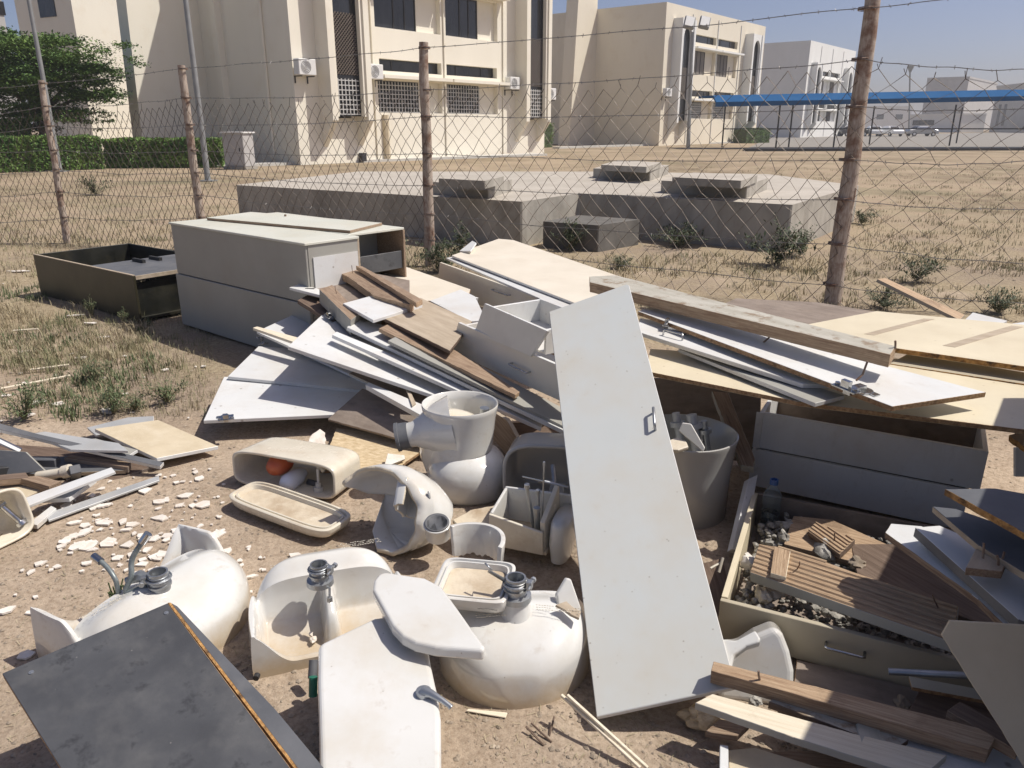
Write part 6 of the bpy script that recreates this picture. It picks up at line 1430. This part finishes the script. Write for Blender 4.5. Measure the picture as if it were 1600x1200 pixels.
for (a, c, rr) in (((.03,-.03,.01),(.0,-.02,.24),.007), ((.045,-.03,.01),(.035,0,.21),.006), ((.05,-.02,.01),(.065,-.01,.34),.003), ((.04,-.045,.02),(.043,-.04,.16),.009)):
    m = MB(); m.tube([Mk @ V(*a), Mk @ V(*c)], rr, 8); m.tube([Mk @ (V(*c) + V(0,0,-.004)), Mk @ (V(*c) + V(0,0,.012))], rr*1.5, 8); m.build('rod', 'galvanised', root, smooth=True, autos=40)
m = MB(); m.tube([Mk @ V(.065,-.01,.27), Mk @ V(-.02,-.01,.275)], .003, 6); m.tube([Mk @ V(.065,-.01,.27), Mk @ V(.15,.01,.25)], .005, 8); m.build('cross_rod', 'galvanised', root)

# grey bin in the shade right of the door (upturned pedestal full of pipes)
p = U(1085,880,.0); ctr = V(p.x + .0, p.y + .12, 0)
p0 = U(1098,706,.345); ctr = V(p0.x - .02, p0.y + .205, -.015)
root = thing('grey_bin', 'grey tapered bin full of pipes in the shade right of the leaning door', 'bin', ctr)
m = MB(); m.loft(T_(*ctr), [(0,0,0,.185,.185,2),(.005,0,0,.19,.19,2),(.20,0,0,.192,.192,2),(.34,0,0,.208,.208,2),(.352,0,0,.211,.211,2),(.36,0,0,.211,.211,2),(.362,0,0,.205,.205,2),(.355,0,0,.199,.199,2),(.02,0,0,.16,.16,2)], 56); m.build('body', 'ceramic_grey', root, smooth=True, autos=50)
for i, (dx, dy, ex, ey, ez, rr, mt, nm) in enumerate(((.08,-.05,.02,.02,.43,.022,'trim_metal','blue grey pipe standing in the bin, thickest one'), (.12,-.02,.07,.0,.41,.014,'galvanised','thin metal pipe at the right in the bin'), (.02,-.02,-.04,.04,.43,.016,'trim_metal','slim pipe leaning left in the bin'))):
    m = MB(); a, c = ctr + V(dx,dy,.12), ctr + V(ex,ey,ez); m.tube([a, c], rr, 14); m.tube([a.lerp(c,.82), a.lerp(c,.88)], rr*1.9, 14)
    tag(m.build('pipe', mt, smooth=True, autos=40), nm, 'pipe')
slab('ceramic_shard', 'dirty triangular ceramic slab inside the grey bin', 'shard', [(1060,673),(1066,660),(1080,662),(1102,700),(1098,706)], [(1060,673,.42),(1066,660,.45),(1102,700,.37)], .012, ('ceramic_grey','ceramic'), bevel=.003)
slab('ceramic_shard', 'round cream ceramic piece at the left inside the grey bin', 'shard', [(1040,690),(1056,683),(1072,688),(1076,698),(1060,703),(1045,702)], [(1040,690,.38),(1072,688,.385),(1060,703,.37)], .015, ('ceramic_cream','raw_ceramic'), bevel=.004, seg=2)
slab('white_offcut', 'crumpled white scrap between the open cistern and the chipboard sheet', 'scrap', [(482,690),(488,678),(500,670),(508,676),(509,696),(496,700)], [(482,690,.07),(500,670,.10),(496,700,.05)], .012, ('chip_white','chip_white'), wob=.012)
slab('ceramic_shard', 'triangular white shard casting a shadow on the chipboard sheet', 'shard', [(606,708),(632,711),(633,717),(600,730)], [(606,708,.08),(632,711,.06),(600,730,.05)], .012, ('chip_white','chip_white'))
# connector bit sticking out right of the door
m = MB(); q = U(1110,888,.12); m.tube([q, q + V(.04,.02,.01)], .004, 6); m.tube([q + V(.03,0,-.015), q + V(.045,.02,.03)], .005, 6); tag(m.build('wire_clip', 'ceramic_cream'), 'small white clip poking out at the right edge of the leaning door', 'clip')

# ================================================================== chips of plaster on the sand
def chip(px, py, r, lab, group=None, asp=None, rot=None, z=0, mat='chip_white', tilt=.06):
    p = U(px, py, .003 + z); n = random.randint(4,6); asp = asp or random.uniform(.6,1.0); rot = random.random()*3.14 if rot is None else rot
    pts = []
    for i in range(n):
        a = 2*math.pi*i/n + random.uniform(-.25,.25); k = r*random.uniform(.55,1.3); x, y = math.cos(a)*k, math.sin(a)*k*asp
        pts.append(V(x*math.cos(rot)-y*math.sin(rot), x*math.sin(rot)+y*math.cos(rot), 0))
    M = T_(p.x, p.y, p.z + gz(p.x,p.y) + .004) @ Rx(random.uniform(-tilt,tilt)) @ Ry(random.uniform(-tilt,tilt))
    t = min(.004, max(.0015, r*.09)); N = n
    vs = [q + V(0,0,t) for q in pts] + [q*.96 + V(0,0,-.004) for q in pts]
    fs = [tuple(range(N)), tuple(range(2*N-1, N-1, -1))] + [(i, N+i, N+(i+1) % N, (i+1) % N) for i in range(N)]
    o = mk('plaster_chip', vs, fs, mat, M=M, world=False); tag(o, lab, 'chip', group); return o
for (x, y, r, lab) in ((118,853,.050,'large flat plaster slab near the left cistern, right half'), (98,846,.035,'plaster flake overlapping the large flat slab at its left'), (313,856,.030,'round white plaster chip above the second basin'),
    (198,826,.030,'long bright plaster chip lower left of the round one'), (276,829,.028,'blocky white plaster chip in the middle of the chip field'), (250,808,.035,'brownish plaster slab above the blocky chip'), (116,815,.035,'long pointed plaster chip below the metal trim'),
    (390,900,.030,'long chip left of the second basin collar'), (440,892,.034,'large flat chip right behind the second basin'), (470,885,.03,'flat chip touching the second basin dome'), (243,868,.022,'bright chip beside the hose end'), (305,737,.020,'pale chip alone on bare sand left of the cistern'),
    (160,790,.040,'long white sliver just below the metal trim strip'), (42,1022,.026,'lumpy white chip above the dark board corner'), (135,880,.020,'small chip left of the hose tip'), (185,870,.022,'chip between the two hoses'), (160,668,.03,'white flake behind the sandy board'), (165,640,.02,'white flake in the weeds behind the sandy board'),
    (205,643,.02,'white flake right of the weeds'), (22,710,.02,'white flake on the left heap'), (60,880,.03,'pale chip below the left cistern')):
    chip(x, y, r, lab, asp=.5 if 'long' in lab else None, rot=.4 if 'long' in lab else None)
G = 'small plaster chips scattered on the bare sand'
for _ in range(330):
    x = random.gauss(225, 120); y = random.gauss(845, 68)
    if x < 5 or x > 600 or y < 725 or y > 1010 or (x < 55 and y < 890) or (x > 350 and y < 850) or (x > 400 and y > 890) or (y > 900 and 60 < x < 360): continue
    r = random.choice((.005,.007,.009,.011,.014,.018,.023,.034))
    size = 'tiny' if r < .008 else 'small' if r < .014 else 'flat'
    zone = ('beside the long metal trim' if y < 790 and x < 260 else 'left of the open cistern and its cover' if x > 290 and y < 850 else 'between the trim and the far left basin' if y < 850 else 'near the hose ends of the far left basin' if x < 260 else 'behind the second basin')
    lb = size + ' white plaster chip ' + zone
    chip(x, y, r, lb, lb.replace('chip', 'chips'))
G2 = 'pale flakes in the dry grass at the left'
for _ in range(46):
    x, y = random.uniform(0, 330), random.uniform(400, 660)
    if 40 < x < 280 and y < 520 or x > 250 and y < 560: continue
    chip(x, y, random.choice((.012,.02,.03,.045)), 'pale flake lying in the dry grass at the left', G2, z=.004)
for (x, y, r) in ((122,492,.10),(140,503,.07),(160,525,.06),(30,422,.14)): chip(x, y, r, 'broad pale broken flake near the black cupboard', 'broad pale flakes near the black cupboard', asp=.4, rot=.2, z=.01)
for a, c, lab in (((48,578),(108,570),'thin pale stick in the grass left of the weeds'), ((0,608),(110,587),'longer pale stick at the left edge in the grass'), ((20,517),(60,514),'short stick at the left edge below the black cupboard')):
    m = MB(); m.tube([U(*a,.015), U(*c,.02)], .009, 6); tag(m.build('stick', 'pale_wood'), lab, 'stick')
for a, c in (((822,1135),(850,1165)),((830,1130),(862,1160)),((866,1120),(858,1150))):
    m = MB(); m.tube([U(*a,.02), U(*c,.004)], .003, 5); tag(m.build('twig', 'dark_wood'), 'dark twig on the sand below the big basin', 'twig', 'dark twigs below the big basin')
# unseen cupboard, invented and added outside the frame to shade the heap's lower right
M = T_(2.16, 1.66, 0) @ Rz(-.624)
root = thing('grey_cupboard', 'unseen cupboard shaped shade blocker added beyond the right edge', 'cupboard', M.translation, M=M)
for nm, a, c in (('side_panel', (-.45,-1.1,0), (-.43,1.1,1.36)), ('side_panel', (.43,-1.1,0), (.45,1.1,1.36)), ('top_panel', (-.45,-1.1,1.361), (.45,1.1,1.38)), ('end_panel', (-.429,-1.1,.0), (.429,-1.08,1.36)), ('end_panel', (-.429,1.08,.0), (.429,1.1,1.36))):
    m = MB(); m.box(M, a, c); m.build(nm, 'grey_laminate', root)

# ------------------------------------------------------------------ thin haze over the whole place
hm = bpy.data.materials.new('haze_air'); hm.use_nodes = True; T = hm.node_tree; T.nodes.clear()
out = T.nodes.new('ShaderNodeOutputMaterial'); pv = T.nodes.new('ShaderNodeVolumePrincipled')
pv.inputs['Color'].default_value = (.90, .91, .93, 1); pv.inputs['Density'].default_value = .0010; pv.inputs['Anisotropy'].default_value = .2
T.links.new(pv.outputs[0], out.inputs['Volume']); MT['haze_air'] = hm
b = MB(); b.box(I4, (-1250,-60,-1.1), (1250,2450,17.5)); o = b.build('haze', 'haze_air'); o['kind'] = 'stuff'
sc.cycles.volume_max_steps = 64
